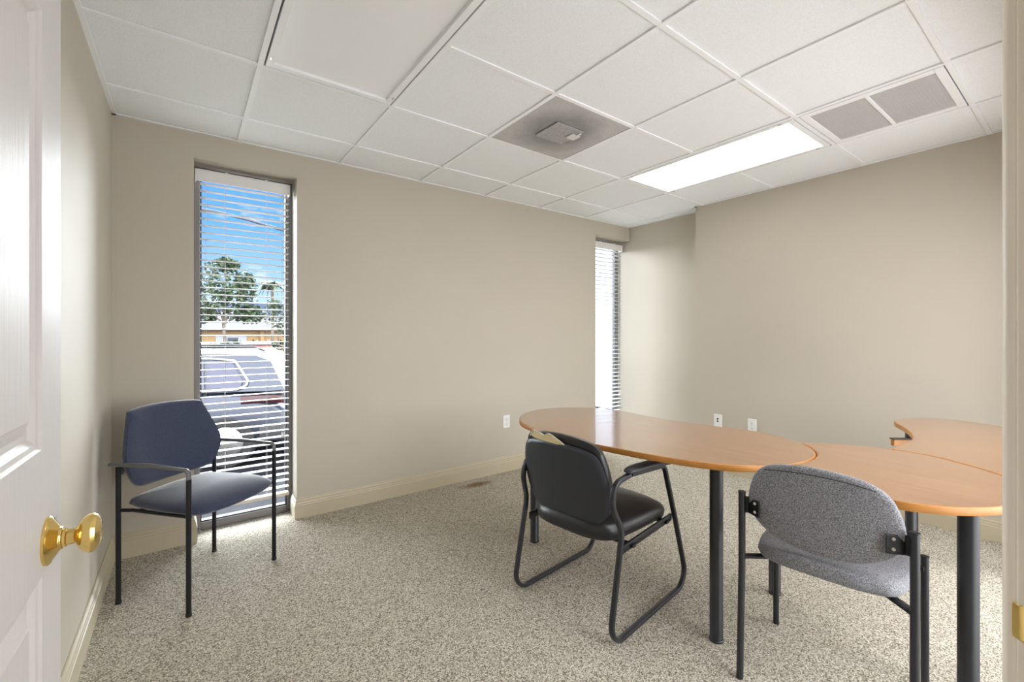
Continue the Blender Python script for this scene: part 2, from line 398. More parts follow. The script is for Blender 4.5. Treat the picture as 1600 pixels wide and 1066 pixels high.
bm = NB()
box(bm, XL - .12, W1[0], YB, YO, 0, CE + .06); box(bm, W1[0], W1[1], YB, YO, WT, CE + .06)
box(bm, W1[1], W2[0], YB, YO, 0, CE + .06); box(bm, W2[0], XA + .12, YB, YO, WT, CE + .06)
struct('wall_back', 'beige painted wall with two tall narrow windows', 'wall', bm, WALL)
bm = NB(); box(bm, XL - .12, XL, -.06, YB, 0, CE + .06)
struct('wall_left', 'beige painted wall behind the open door', 'wall', bm, WALL)
bm = NB(); box(bm, XR, XA + .12, -.06, 2.33, 0, CE + .06)
struct('wall_right', 'beige painted wall behind the desks, standing forward of the alcove', 'wall', bm, WALL)
bm = NB(); box(bm, XA, XA + .12, 2.33, YO, 0, CE + .06)
struct('wall_alcove', 'bright beige wall of the alcove beside the far window', 'wall', bm, WALL)
DL, DR, DH = -.190, .750, 2.05                   # doorway
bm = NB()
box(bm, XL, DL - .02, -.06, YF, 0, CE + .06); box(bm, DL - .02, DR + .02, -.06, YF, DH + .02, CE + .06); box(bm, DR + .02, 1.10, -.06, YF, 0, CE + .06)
box(bm, 1.10, 3.60, -.06, YF, 2.16, CE + .06); box(bm, 3.60, XR, -.06, YF, 0, CE + .06)  # unseen stretch of wall, left open between these so sky fill comes in
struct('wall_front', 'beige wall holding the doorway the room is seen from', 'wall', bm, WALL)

# unseen hallway shell, added to keep the boosted sky off the door
bm = NB(); box(bm, -1.3, 1.15, -1.32, -1.2, 0, CE + .06); box(bm, -1.42, -1.3, -1.32, -.06, 0, CE + .06); box(bm, -1.3, XL - .12, -.10, -.06, 0, CE + .06)
struct('wall_sky_blocker', 'unseen beige hallway walls added to keep sky light off the door', 'wall', bm, WALL)
bm = NB(); box(bm, -1.42, 1.15, -1.32, -.06, CE + .061, CE + .10)
struct('ceiling_sky_blocker', 'unseen white hallway ceiling added to keep sky light off the door', 'ceiling', bm, TILE)

# ceiling: lay-in tiles between a tee grid
bm = NB()
xs = [XL] + [x for x in GX if XL < x < XA] + [XA]; ys = [YF] + [y for y in GY if YF < y < YB] + [YB]
def cell(i, j): return (GX[i + 1], GX[i + 2], GY[j + 4 - 1], GY[j + 4])      # cell right of column line i, below row line j
skip = [cell(0, 0), cell(0, -1), cell(2, 0), cell(4, 0), cell(4, -1), cell(4, -2)]
for a, b in zip(xs, xs[1:]):
    for c, d in zip(ys, ys[1:]):
        mx_, my_ = (a + b) / 2, (c + d) / 2
        if any(q[0] < mx_ < q[1] and q[2] < my_ < q[3] for q in skip): continue
        box(bm, a + .002, b - .002, c + .002, d - .002, CE + .004, CE + .02)
ceil = struct('ceiling', 'white lay-in tile ceiling with a white metal grid', 'ceiling', bm, TILE)
bm = NB(); t = .011
for x in xs[1:-1]:
    box(bm, x - t, x + t, YF, YB, CE - .004, CE + .003); box(bm, x - .003, x + .003, YF, YB, CE + .003, CE + .03)
for y in ys[1:-1]:
    for a, b in zip(xs, xs[1:]):
        a2, b2 = a + t, b - t
        if abs(y - GY[3]) < .01 and any(abs((a + b) / 2 - (GX[i + 1] + GX[i + 2]) / 2) < .02 for i in (0, 4)): continue
        box(bm, a2, b2, y - t, y + t, CE - .0035, CE + .003)
for q in ((XL, XL + .02, YF, YB), (XR - .02, XR, YF, 2.33), (XL, XA, YB - .02, YB), (XL, XR, YF, YF + .02), (XA - .02, XA, 2.33, YB), (XR - .02, XA, 2.31, 2.33)):
    box(bm, q[0], q[1], q[2], q[3], CE - .003, CE + .002)
tag(obj('ceiling_grid', bm, GRID, ceil), None)
bm = NB(); box(bm, XL - .12, XA + .12, -.06, YO, CE + .05, CE + .10); obj('ceiling_deck', bm, TILE, ceil)

# baseboards: one moulded section swept along the walls
BP = [(0, 0), (.016, 0), (.016, .088), (.013, .093), (.0135, .100), (.010, .108), (.0105, .116), (.005, .126), (.004, .135), (0, .135)]
def baseboard(name, label, pts, mat=TRIM):
    """pts: plan points with the room on the left-hand side of the walking direction"""
    bm = NB(); P = [Vector((p[0], p[1])) for p in pts]; rings = []
    for i, p in enumerate(P):
        dirs = []
        if i > 0: dirs.append((p - P[i - 1]).normalized())
        if i < len(P) - 1: dirs.append((P[i + 1] - p).normalized())
        ns = [Vector((-d.y, d.x)) for d in dirs]
        n = ns[0] if len(ns) == 1 else (ns[0] + ns[1]) / (1 + ns[0].dot(ns[1]))
        rings.append([bm.verts.new((p.x + n.x * a, p.y + n.y * a, z + .0005)) for a, z in BP])
    m = len(BP)
    for a, b in zip(rings, rings[1:]):
        for i in range(m): bm.faces.new((a[i], b[i], b[(i + 1) % m], a[(i + 1) % m]))
    bm.faces.new(rings[0]); bm.faces.new(rings[-1][::-1])
    struct(name, label, 'baseboard', bm, mat)
baseboard('baseboard_left', 'cream moulded baseboard along the wall behind the open door', [(XL, YB - .016), (XL, YF + .02)])
baseboard('baseboard_back_corner', 'short cream baseboard between the left corner and the near window', [(W1[0], 3.375), (W1[0], YB), (XL, YB)])
baseboard('baseboard_back', 'cream moulded baseboard along the back wall between the windows', [(W2[0], 3.375), (W2[0], YB), (W1[1], YB), (W1[1], 3.375)])
baseboard('baseboard_alcove', 'cream baseboard along the alcove wall', [(XA, 2.347), (XA, 3.375)])
baseboard('baseboard_right', 'cream moulded baseboard along the wall behind the desks', [(XR, YF + .002), (XR, 2.33)])

# ------------------------------------------------------------------ windows
def window(n, x0, x1, label):
    root = thing('window_%d' % n, label, 'window', (0, 0, 0)); root['kind'] = 'structure'
    bm = NB(); a = .034
    for q in ((x0, x0 + a, .0, WT), (x1 - a, x1, .0, WT), (x0 + a, x1 - a, .0, .05), (x0 + a, x1 - a, WT - .04, WT)):
        box(bm, q[0] + .001, q[1] - .001, YG, YG + .06, q[2] + .001, q[3] - .001)
    obj('window_frame', bm, BRONZE, root, bevel=.003)
    bm = NB(); s = .007                          # glazing beads
    for q in ((x0 + a, x0 + a + s, .05, WT - .04), (x1 - a - s, x1 - a, .05, WT - .04), (x0 + a + s, x1 - a - s, .05, .05 + s), (x0 + a + s, x1 - a - s, WT - .04 - s, WT - .04)):
        box(bm, q[0], q[1], YG + .012, YG + .05, q[2], q[3])
    obj('glazing_bead', bm, new_mat('glazing_bead_rubber', (.05, .05, .055), .5), root)
    bm = NB(); box(bm, x0 + a, x1 - a, YG + .027, YG + .033, .05, WT - .04)
    obj('glass_pane', bm, GLASS, root)
    return root
window(1, *W1, 'tall narrow window beside the blue chair, looking onto the parked cars')
window(2, *W2, 'tall narrow window in the far corner beyond the desk')

# added glazing over the unseen opening that lets sky fill into the room
root = thing('window_3', 'added glazed opening in the unseen front wall that lets in fill light', 'window', (0, 0, 0)); root['kind'] = 'structure'
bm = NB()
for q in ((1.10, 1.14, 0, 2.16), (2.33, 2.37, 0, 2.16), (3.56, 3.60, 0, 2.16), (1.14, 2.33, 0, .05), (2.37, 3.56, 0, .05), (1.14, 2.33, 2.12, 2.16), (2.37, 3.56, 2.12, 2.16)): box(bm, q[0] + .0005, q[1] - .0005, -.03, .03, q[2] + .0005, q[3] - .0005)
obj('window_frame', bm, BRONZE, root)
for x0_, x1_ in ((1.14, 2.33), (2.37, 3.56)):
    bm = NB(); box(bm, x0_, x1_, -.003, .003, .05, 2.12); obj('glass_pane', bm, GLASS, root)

def blind(x0, x1, label, seed, right_tassel=True):
    root = thing('venetian_blind', label, 'blind', ((x0 + x1) / 2, 3.352, WT), 0, 'venetian blinds in the two windows')
    w = x1 - x0; rnd = random.Random(seed)
    vz0, vz1 = -.107, -.034
    bm = NB(); o = [(-w / 2, vz0), (w / 2, vz0), (w / 2, vz1), (-w / 2, vz1)]
    # moulded valance with short returns
    box(bm, -w / 2 + .002, w / 2 - .002, -.032, -.025, vz0, vz1); box(bm, -w / 2 + .002, w / 2 - .002, -.0345, -.032, vz0 + .006, vz0 + .016); box(bm, -w / 2 + .002, w / 2 - .002, -.0345, -.032, vz1 - .014, vz1 - .004)
    box(bm, -w / 2 + .002, -w / 2 + .008, -.025, .020, vz0, vz1); box(bm, w / 2 - .008, w / 2 - .002, -.025, .020, vz0, vz1)
    obj('valance', bm, BLIND, root, bevel=.0015)
    for cx in (-w * .19, w * .23):
        bm = NB(); box(bm, cx - .008, cx + .008, -.036, -.020, vz1 - .004, vz1 + .004); obj('valance_clip', bm, WHITE_PLASTIC, root)
    bm = NB(); box(bm, -w / 2 + .012, w / 2 - .012, -.022, .026, -.075, -.036); obj('headrail', bm, BLIND, root, bevel=.002)
    # slats, gently crowned
    bm = NB(); zs = []; z = 2.171 - WT; k = 0
    sx0, sx1 = -w / 2 + .028, w / 2 - .006
    while z > .185 - WT:
        zs.append(z)
        tilt = rnd.uniform(-.0006, .0006); n = 4; top = []; botm = []
        for i in range(n + 1):
            y = -.025 + .05 * i / n; c = .0022 * (1 - (2 * i / n - 1) ** 2) + tilt * (2 * i / n - 1)
            top.append((y, z + c + .0014)); botm.append((y, z + c - .0014))
        ring = top + botm[::-1]
        A = [bm.verts.new((sx0, y, zz)) for y, zz in ring]; B = [bm.verts.new((sx1, y, zz)) for y, zz in ring]; m = len(ring)
        for i in range(m): bm.faces.new((A[i], A[(i + 1) % m], B[(i + 1) % m], B[i]))
        bm.faces.new(A[::-1]); bm.faces.new(B)
        z -= .0429
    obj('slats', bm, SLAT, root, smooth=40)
    zb = .150 - WT
    bm = NB(); box(bm, sx0, sx1, -.026, .026, zb - .010, zb + .010); obj('bottom_rail', bm, BLIND_TAN, root, bevel=.004)
    for fx in (-.20, .24):
        bm = NB()
        for yy in (-.0272, .0272): cyl(bm, (w * fx, yy, -.05), (w * fx, yy, zb), .0008, 6)
        for q in zs: cyl(bm, (w * fx, -.0272, q - .0024), (w * fx, .0272, q - .0024), .0006, 4)
        obj('ladder_cord', bm, CORD, root)
    def lift(xs_, zend):
        bm = NB()
        for xx in xs_: cyl(bm, (xx, -.033, -.10), (xx, -.033, zend + .03), .0009, 6)
        c = obj('lift_cord', bm, CORD, root)
        for xx in xs_:
            b2 = NB(); lathe(b2, [(0, .036), (.003, .035), (.0045, .02), (.007, .004), (.0065, 0), (0, 0)], 12, Matrix.Translation((xx, -.033, zend)))
            obj('tassel', b2, WHITE_PLASTIC, c, smooth=40)
    lift((-w / 2 + .048, -w / 2 + .058), .70 - WT)
    if right_tassel: lift((w / 2 - .040, w / 2 - .052), .54 - WT)
    return root
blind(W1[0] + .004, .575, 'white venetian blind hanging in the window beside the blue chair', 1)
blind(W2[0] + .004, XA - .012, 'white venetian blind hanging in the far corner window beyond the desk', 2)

# ------------------------------------------------------------------ ceiling fixtures
def troffer(c0, c1, lens, label):
    x0, x1, y0, y1 = c0[0], c0[1], c1[2], c0[3]
    cx, cy = (x0 + x1) / 2, (y0 + y1) / 2; hx, hy_ = (x1 - x0) / 2 - .018, (y1 - y0) / 2 - .018
    root = thing('ceiling_light', label, 'ceiling light', (cx, cy, CE), 0, 'lay-in ceiling lights')
    bm = NB(); f = .030
    def ring(bm, o0, o1, i0, i1, za, zb):
        pts = [(-o0, -o1), (o0, -o1), (o0, o1), (-o0, o1)]; q = [(-i0, -i1), (i0, -i1), (i0, i1), (-i0, i1)]
        lv = []
        for P_, z_ in ((pts, zb), (pts, za), (q, za), (q, zb)): lv.append([bm.verts.new((*p, z_)) for p in P_])
        for a, b in zip(lv, lv[1:] + lv[:1]):
            for i in range(4): bm.faces.new((a[i], a[(i + 1) % 4], b[(i + 1) % 4], b[i]))
    ring(bm, hx, hy_, hx - f, hy_ - f, -.005, .012)
    fr = obj('door_frame', bm, FIXTURE, root, bevel=.002)
    for sx in (-1, 1):
        for sy in (-1, 1):
            bm = NB(); box(bm, sx * (hx - .012) - .004, sx * (hx - .012) + .004, sy * (hy_ - .07) - .010, sy * (hy_ - .07) + .010, -.0055, -.004); obj('latch', bm, STEEL, fr)
    bm = NB(); box(bm, -hx + f - .002, hx - f + .002, -hy_ + f - .002, hy_ - f + .002, .0085, .0120); obj('diffuser', bm, lens, root)
    bm = NB(); box(bm, -hx + .002, hx - .002, -hy_ + .002, hy_ - .002, .013, .045); obj('housing', bm, FIXTURE, root)
    return root
troffer(cell(0, 0), cell(0, -1), LENS_OFF, 'large unlit ceiling light with a grey-white prismatic lens, near the left wall')
troffer(cell(4, 0), cell(4, -1), LENS_ON, 'bright lit ceiling light above the desks near the right wall')
# perforated supply diffuser
q = cell(2, 0); cx, cy = (q[0] + q[1]) / 2, (q[2] + q[3]) / 2
def perforated():
    m = new_mat('perforated_dusty_metal', (.4, .4, .4), .6); nt = m.node_tree; b = nt.nodes['Principled BSDF']; L = nt.links
    tc = nt.nodes.new('ShaderNodeTexCoord')
    v = nt.nodes.new('ShaderNodeTexVoronoi'); v.inputs['Scale'].default_value = 190; v.inputs['Randomness'].default_value = .1; L.new(tc.outputs['Object'], v.inputs['Vector'])
    r = nt.nodes.new('ShaderNodeValToRGB'); L.new(v.outputs['Distance'], r.inputs[0]); r.color_ramp.elements[0].position = .28; r.color_ramp.elements[0].color = (.14, .14, .14, 1); r.color_ramp.elements[1].position = .36; r.color_ramp.elements[1].color = (.58, .58, .575, 1)
    # soot ring blown round the centre plate
    n = nt.nodes.new('ShaderNodeTexNoise'); n.inputs['Scale'].default_value = 7; n.inputs['Detail'].default_value = 4; L.new(tc.outputs['Object'], n.inputs['Vector'])
    ln = nt.nodes.new('ShaderNodeVectorMath'); ln.operation = 'LENGTH'; L.new(tc.outputs['Object'], ln.inputs[0])
    ad = nt.nodes.new('ShaderNodeMath'); ad.operation = 'MULTIPLY_ADD'; L.new(n.outputs['Fac'], ad.inputs[0]); ad.inputs[1].default_value = .14; L.new(ln.outputs['Value'], ad.inputs[2])
    rr = nt.nodes.new('ShaderNodeValToRGB'); L.new(ad.outputs[0], rr.inputs[0]); E_ = rr.color_ramp.elements
    E_[0].position = .12; E_[0].color = (.75, .75, .75, 1); E_[1].position = .36; E_[1].color = (1, 1, 1, 1); e = E_.new(.22); e.color = (.52, .52, .51, 1)
    mu = nt.nodes.new('ShaderNodeMix'); mu.data_type = 'RGBA'; mu.blend_type = 'MULTIPLY'; mu.inputs[0].default_value = 1; L.new(r.outputs[0], mu.inputs[6]); L.new(rr.outputs[0], mu.inputs[7]); L.new(mu.outputs[2], b.inputs['Base Color']); return m
PERF = perforated()
root = thing('supply_vent', 'grey perforated square air vent with a dusty ring round its centre plate', 'vent', (cx, cy, CE))
bm = NB(); h_ = .2975; box(bm, -h_ + .006, h_ - .006, -h_ + .006, h_ - .006, -.001, .004); obj('face_panel', bm, PERF, root)
bm = NB()
for a in ((-h_, h_, -h_, -h_ + .006), (-h_, h_, h_ - .006, h_), (-h_, -h_ + .006, -h_ + .006, h_ - .006), (h_ - .006, h_, -h_ + .006, h_ - .006)): box(bm, *a, -.002, .005)
obj('vent_frame', bm, new_mat('vent_frame_metal', (.35, .35, .35), .5), root)
bm = NB(); box(bm, -.105, .105, -.10, .10, -.010, -.003); obj('centre_plate', bm, new_mat('dusty_plate', (.38, .38, .375), .6, vary=(60, .12)), root, bevel=.002)
bm = NB()
box(bm, .055, .120, -.055, .005, -.0155, -.012); box(bm, .085, .100, -.085, -.045, -.017, -.0135)
obj('tape_strip', bm, new_mat('shiny_tape', (.75, .75, .74), .25), root)

# return-air grille: frame with two egg-crate panels
q = cell(4, -2); cx, cy = (q[0] + q[1]) / 2, (q[2] + q[3]) / 2
root = thing('return_vent', 'white square return vent with two grey mesh panels, near the right wall', 'vent', (cx, cy, CE))
bm = NB(); H = .2885; i_ = .245
for a in ((-H, H, -H, -i_ - .01), (-H, H, i_ + .01, H), (-H, -i_, -i_ - .01, i_ + .01), (i_, H, -i_ - .01, i_ + .01), (-i_, i_, -.008, .008)): box(bm, *a, -.005, .014)
obj('grille_frame', bm, FIXTURE, root, bevel=.002)
MESH = new_mat('egg_crate_grey', (.58, .58, .575), .8, vary=(500, .15), bump=(900, .4, .001))
for y0, y1 in ((-i_ - .01, -.008), (.008, i_ + .01)):
    bm = NB(); box(bm, -i_, i_, y0, y1, .0, .006)
    n = 34
    for k in range(1, n): x = -i_ + 2 * i_ * k / n; box(bm, x - .0006, x + .0006, y0, y1, -.0012, .0)
    for k in range(1, n // 2): y = y0 + (y1 - y0) * k / (n // 2); box(bm, -i_, i_, y - .0006, y + .0006, -.0013, .0)
    obj('mesh_panel', bm, MESH, root)

# ------------------------------------------------------------------ outlets
def plate(root, w=.072, h=.116):
    bm = NB(); o = rounded_rect(w, h, .006, 4); n = len(o)
    a = [bm.verts.new((x, 0, z)) for x, z in o]; b = [bm.verts.new((x, -.004, z)) for x, z in o]; c = [bm.verts.new((x * .93, -.006, z * .955)) for x, z in o]
    for p, s in ((a, b), (b, c)):
        for i in range(n): bm.faces.new((p[i], p[(i + 1) % n], s[(i + 1) % n], s[i]))
    bm.faces.new(c); bm.faces.new(a[::-1]); obj('wall_plate', bm, WHITE_PLASTIC, root, smooth=30)
def outlet(loc, rz, label):
    root = thing('wall_outlet', label, 'outlet', loc, rz, 'duplex wall outlets'); plate(root)
    for zc in (-.021, .021):
        bm = NB(); o = rounded_rect(.034, .030, .012, 5); n = len(o)
        a = [bm.verts.new((x, -.0055, zc + z)) for x, z in o]; b = [bm.verts.new((x, -.008, zc + z)) for x, z in o]
        for i in range(n): bm.faces.new((a[i], a[(i + 1) % n], b[(i + 1) % n], b[i]))
        bm.faces.new(b); s = obj('socket', bm, WHITE_PLASTIC, root)
        bm = NB(); box(bm, -.0075, -.0050, -.0084, -.0078, zc - .001, zc + .008); box(bm, .0050, .0075, -.0084, -.0078, zc - .001, zc + .007); box(bm, -.0028, .0028, -.0084, -.0078, zc - .010, zc - .005)
        obj('slots', bm, SLOT, s)
    bm = NB(); lathe(bm, [(.0035, 0), (.003, .0015), (0, .002)], 10, Matrix.Translation((0, -.006, 0)) @ Matrix.Rotation(R(90), 4, 'X')); obj('screw', bm, STEEL, root)
outlet((2.327, YB - .0005, .448), 0, 'white duplex outlet low on the back wall left of the desk')
outlet((XR - .0005, 1.810, .455), R(-90), 'white duplex outlet on the right wall, seen just above the desk edge')
root = thing('data_jack', 'white wall plate with two black data ports on the right wall above the desk edge', 'wall jack', (XR - .0005, 2.111, .452), R(-90)); plate(root)
for zc in (-.006, .016):
    bm = NB(); box(bm, -.008, .008, -.0068, -.0058, zc - .007, zc + .007); obj('port', bm, SLOT, root)

# ------------------------------------------------------------------ the open door and its frame
DY = Matrix.Translation((-.1790, .060, 0)) @ Matrix.Rotation(R(-1.45), 4, 'Z')    # local +y runs along the open door, local +x faces the opening
door = thing('door_1', 'white six-panel door standing open against the left wall, with a brass knob', 'door', (-.1790, .060, .012), R(-1.45)); door['kind'] = 'structure'
DW, DT = .909, .035; top = 2.02
bm = NB()
cols = [(.100, .408), (.505, .811)]; rows_ = [(.21, .905 - .012), (1.080 - .012, 1.672), (1.775, 1.915)]
def face(side):
    x = 0 if side > 0 else -DT
    xsn = [0] + [v for c in cols for v in c] + [DW]; zsn = [0] + [v for c in rows_ for v in c] + [top]
    for i in range(len(xsn) - 1):
        for j in range(len(zsn) - 1):
            if i % 2 == 1 and j % 2 == 1:
                y0, y1, z0, z1 = xsn[i], xsn[i + 1], zsn[j], zsn[j + 1]
                steps = [(0, 0), (.004, -.003), (.010, -.0045), (.018, -.0105), (.026, -.011), (.044, -.0035), (.046, -.002)]
                rg = [[bm.verts.new((x + side * dz, y, z)) for y, z in ((y0 + d, z0 + d), (y1 - d, z0 + d), (y1 - d, z1 - d), (y0 + d, z1 - d))] for d, dz in steps]
                for a, b in zip(rg, rg[1:]):
                    for k in range(4): bm.faces.new((a[k], a[(k + 1) % 4], b[(k + 1) % 4], b[k]))
                bm.faces.new(rg[-1])
            else:
                bm.faces.new([bm.verts.new((x, y, z)) for y, z in ((xsn[i], zsn[j]), (xsn[i + 1], zsn[j]), (xsn[i + 1], zsn[j + 1]), (xsn[i], zsn[j + 1]))])
face(1); face(-1)
for a in (((0, 0, 0), (-DT, 0, 0), (-DT, 0, top), (0, 0, top)), ((0, DW, 0), (-DT, DW, 0), (-DT, DW, top), (0, DW, top)), ((0, 0, 0), (-DT, 0, 0), (-DT, DW, 0), (0, DW, 0)), ((0, 0, top), (-DT, 0, top), (-DT, DW, top), (0, DW, top))): quad(bm, a)
bmesh.ops.remove_doubles(bm, verts=bm.verts, dist=.0002)
obj('door_panel', bm, DOOR_PAINT, door)
def knob(sgn):
    M = Matrix.Translation((0 if sgn > 0 else -DT, .834, .934)) @ Matrix.Rotation(R(90) * sgn, 4, 'Y')
    bm = NB(); lathe(bm, [(.0335, 0), (.0335, .003), (.0315, .0048), (.028, .0062), (.0165, .0135), (.0155, .0155), (.0145, .0165), (0, .0165)], 40, M)
    r = obj('knob_rose', bm, BRASS, door, smooth=30)
    bm = NB(); lathe(bm, [(0, .015), (.0118, .0158), (.0130, .017), (.0130, .0200), (.0110, .0212), (.0105, .0290), (.0118, .0305), (.0180, .0335), (.0245, .0385), (.0275, .0440), (.0275, .0485), (.0245, .0530), (.0180, .0560), (.0095, .0572), (.0088, .0566), (0, .0566)], 40, M)
    obj('knob', bm, BRASS, r, smooth=30)
knob(1); knob(-1)
bm = NB(); box(bm, -.030, -.005, DW, DW + .0015, .90, .98); lt = obj('latch_plate', bm, BRASS, door)
for zz in (.22, 1.0, 1.80):
    bm = NB(); cyl(bm, (.004, -.004, zz - .045), (.004, -.004, zz + .045), .006, 12); box(bm, -.03, -.001, -.0020, -.0004, zz - .044, zz + .044); obj('hinge', bm, BRASS, door)

def frame_part(bm, x, sgn):
    """jamb + stop + room-side casing of one side; sgn +1: opening lies towards -x"""
    box(bm, min(x, x + sgn * .02), max(x, x + sgn * .02), -.06, YF, 0, DH + .02)
    xs_ = x - sgn * .012; box(bm, min(xs_, x), max(xs_, x), -.045, .030, 0, DH)
    for yy, s in ((YF, 1), (-.06, -1)):
        prof = [(.004, 0), (.004, .008), (.007, .0115), (.014, .0122), (.020, .0105), (.040, .0125), (.056, .0135), (.060, .012), (.060, 0)]
        if yy < 0 or True:
            A = [bm.verts.new((x + sgn * a, yy + s * b, 0)) for a, b in prof]; B = [bm.verts.new((x + sgn * a, yy + s * b, DH + .06)) for a, b in prof]; n = len(prof)
            for i in range(n): bm.faces.new((A[i], A[(i + 1) % n], B[(i + 1) % n], B[i]))
            bm.faces.new(A); bm.faces.new(B[::-1])
bm = NB(); frame_part(bm, DR, 1)
rj = struct('trim_1', 'cream painted door jamb and casing at the right edge of the doorway', 'door frame', bm, TRIM_WHITE, bevel=.0015)
bm = NB()
o = rounded_rect(.034, .060, .010, 5); n = len(o)
a = [bm.verts.new((DR - .0002, .034 + y, .916 + z)) for y, z in o]; b = [bm.verts.new((DR - .0022, .034 + y, .916 + z)) for y, z in o]
for i in range(n): bm.faces.new((a[i], a[(i + 1) % n], b[(i + 1) % n], b[i]))
bm.faces.new(b)
sp = obj('strike_plate', bm, BRASS, rj)
bm = NB(); sweep(bm, fillet([(DR - .0012, .046, .916), (DR - .0012, .0595, .916), (DR + .005, .0655, .916)], .006), section('rect', .040, .002), (0, 0, 1)); obj('strike_lip', bm, BRASS, sp)
bm = NB(); box(bm, DR - .0026, DR - .0021, .024, .042, .913, .919); obj('latch_slot', bm, new_mat('latch_slot_brown', (.12, .06, .02), .6), sp)
bm = NB(); frame_part(bm, DL, -1)
struct('trim_2', 'cream painted door jamb and casing on the hinge side of the doorway', 'door frame', bm, TRIM_WHITE)
bm = NB(); box(bm, DL, DR, -.06, YF, DH, DH + .02); box(bm, DL - .06, DR + .06, YF, YF + .016, DH + .06, DH + .064); box(bm, DL - .004, DR + .004, YF, YF + .016, DH + .004, DH + .060)
struct('trim_3', 'cream painted head of the doorway', 'door frame', bm, TRIM_WHITE)

# ------------------------------------------------------------------ desks
ZT, TH = .737, .026
def leg(root, x, y, r=.0255, ztop=ZT - TH):
    bm = NB()
    lathe(bm, [(r + .0005, .0), (r + .0025, .002), (r + .0025, .008), (r + .0005, .010), (r, .011), (r, ztop - .006), (r + .014, ztop - .005), (r + .014, ztop)], 32, Matrix.Translation((x, y, 0)))
    l = obj('leg', bm, GREY_METAL, root, smooth=30)
    return l
T1 = [(1.580, 2.065), (1.660, 2.155), (1.760, 2.222), (1.883, 2.259), (1.997, 2.247), (2.112, 2.191), (2.208, 2.110), (2.268, 2.005), (2.288, 1.900), (2.279, 1.770), (2.273, 1.599), (2.284, 1.446), (2.318, 1.290), (2.352, 1.180), (2.362, 1.080), (2.343, .979), (2.305, .890), (2.250, .815), (2.183, .760), (2.110, .726), (2.029, .710), (1.950, .712), (1.890, .724), (1.815, .755), (1.750, .794), (1.692, .841), (1.650, .894), (1.605, .985), (1.573, 1.072), (1.544, 1.167), (1.520, 1.278), (1.500, 1.380), (1.491, 1.480), (1.487, 1.620), (1.492, 1.760), (1.506, 1.897), (1.535, 1.990)]
o1 = [(v.x, v.y) for v in catmull([(x, y, 0) for x, y in T1], 4)]
desk = thing('desk_peninsula', 'kidney-shaped cherry laminate desk with a glossy top, behind the black sled chair', 'desk', (1.9, 1.45, 0), 0, 'cherry laminate desks of one workstation')
def tabletop(root, outline, mat):
    bm = NB(); ox, oy = root.location.x, root.location.y
    slab(bm, [(x - ox, y - oy) for x, y in outline], ZT - TH, ZT, .005); return obj('tabletop', bm, [mat, WOOD_EDGE], root, smooth=30)
tabletop(desk, o1, WOOD_A)
for x, y in ((1.726, .945), (1.675, 2.040), (2.130, 1.985), (2.262, .950)): leg(desk, x - 1.9, y - 1.45)
# second desk: its end is hollowed to take the round end of the first
arc1 = [p for p in o1 if p[1] < .86 and p[0] > 1.90 or (p[1] < .80 and p[0] > 1.885)]
arc1 = sorted(arc1, key=lambda p: -math.atan2(p[0] - 2.06, -(p[1] - .95)))           # from the far side round to the near side
def off(p, d):
    v = Vector((p[0] - 2.06, p[1] - .98)).normalized(); return (p[0] + v.x * d, p[1] + v.y * d)
arc1 = [off(p, .003) for p in arc1]
T2_far = [(2.345, .806), (2.380, .757), (2.420, .690), (2.450, .625), (2.468, .555), (2.470, .500), (2.464, .444), (2.443, .384), (2.407, .330), (2.372, .278), (2.325, .228), (2.268, .180), (2.200, .145), (2.110, .128), (2.010, .142), (1.905, .186), (1.845, .220), (1.795, .260), (1.755, .306), (1.727, .350), (1.716, .390), (1.722, .430), (1.742, .480), (1.772, .540), (1.812, .610), (1.852, .670), (1.880, .705)]
c2 = [(v.x, v.y) for v in catmull([(x, y, 0) for x, y in T2_far], 4, closed=False)]
o2 = [p for p in c2] + arc1[::-1]
desk2 = thing('desk_connector', 'oval cherry laminate desk section beside the grey chair, joined to the kidney desk', 'desk', (2.1, .45, 0), 0, 'cherry laminate desks of one workstation')
tabletop(desk2, o2, WOOD_A)
leg(desk2, 1.965 - 2.1, .262 - .45); leg(desk2, 2.22 - 2.1, .185 - .45)
bm = NB(); box(bm, -.20, .20, .02, .26, ZT - TH - .004, ZT - TH - .0005); obj('mounting_plate', bm, BLACK_METAL, desk2)
# third desk, kidney-shaped return against the right wall
T3 = [(2.480, .566), (2.560, .567), (2.637, .560), (2.710, .557), (2.770, .558), (2.813, .565), (2.910, .586), (3.039, .629), (3.143, .676), (3.225, .720), (3.300, .742), (3.376, .742), (3.453, .723), (3.520, .685), (3.575, .635), (3.605, .577), (3.612, .493), (3.595, .415), (3.564, .350), (3.500, .270), (3.390, .190), (3.230, .140), (3.000, .120), (2.700, .115), (2.450, .120), (2.300, .135)]
c3 = [(v.x, v.y) for v in catmull([(x, y, 0) for x, y in T3], 4, closed=False)]
seam = [(x + .004, y - .002) for x, y in c2 if y < .545 and x > 2.27]
seam = [p for p in seam if p[1] > .150]
o3 = c3 + sorted(seam, key=lambda p: p[1])
desk3 = thing('desk_return', 'cherry laminate desk return with a curved notch, near the right wall', 'desk', (3.0, .4, 0), 0, 'cherry laminate desks of one workstation')
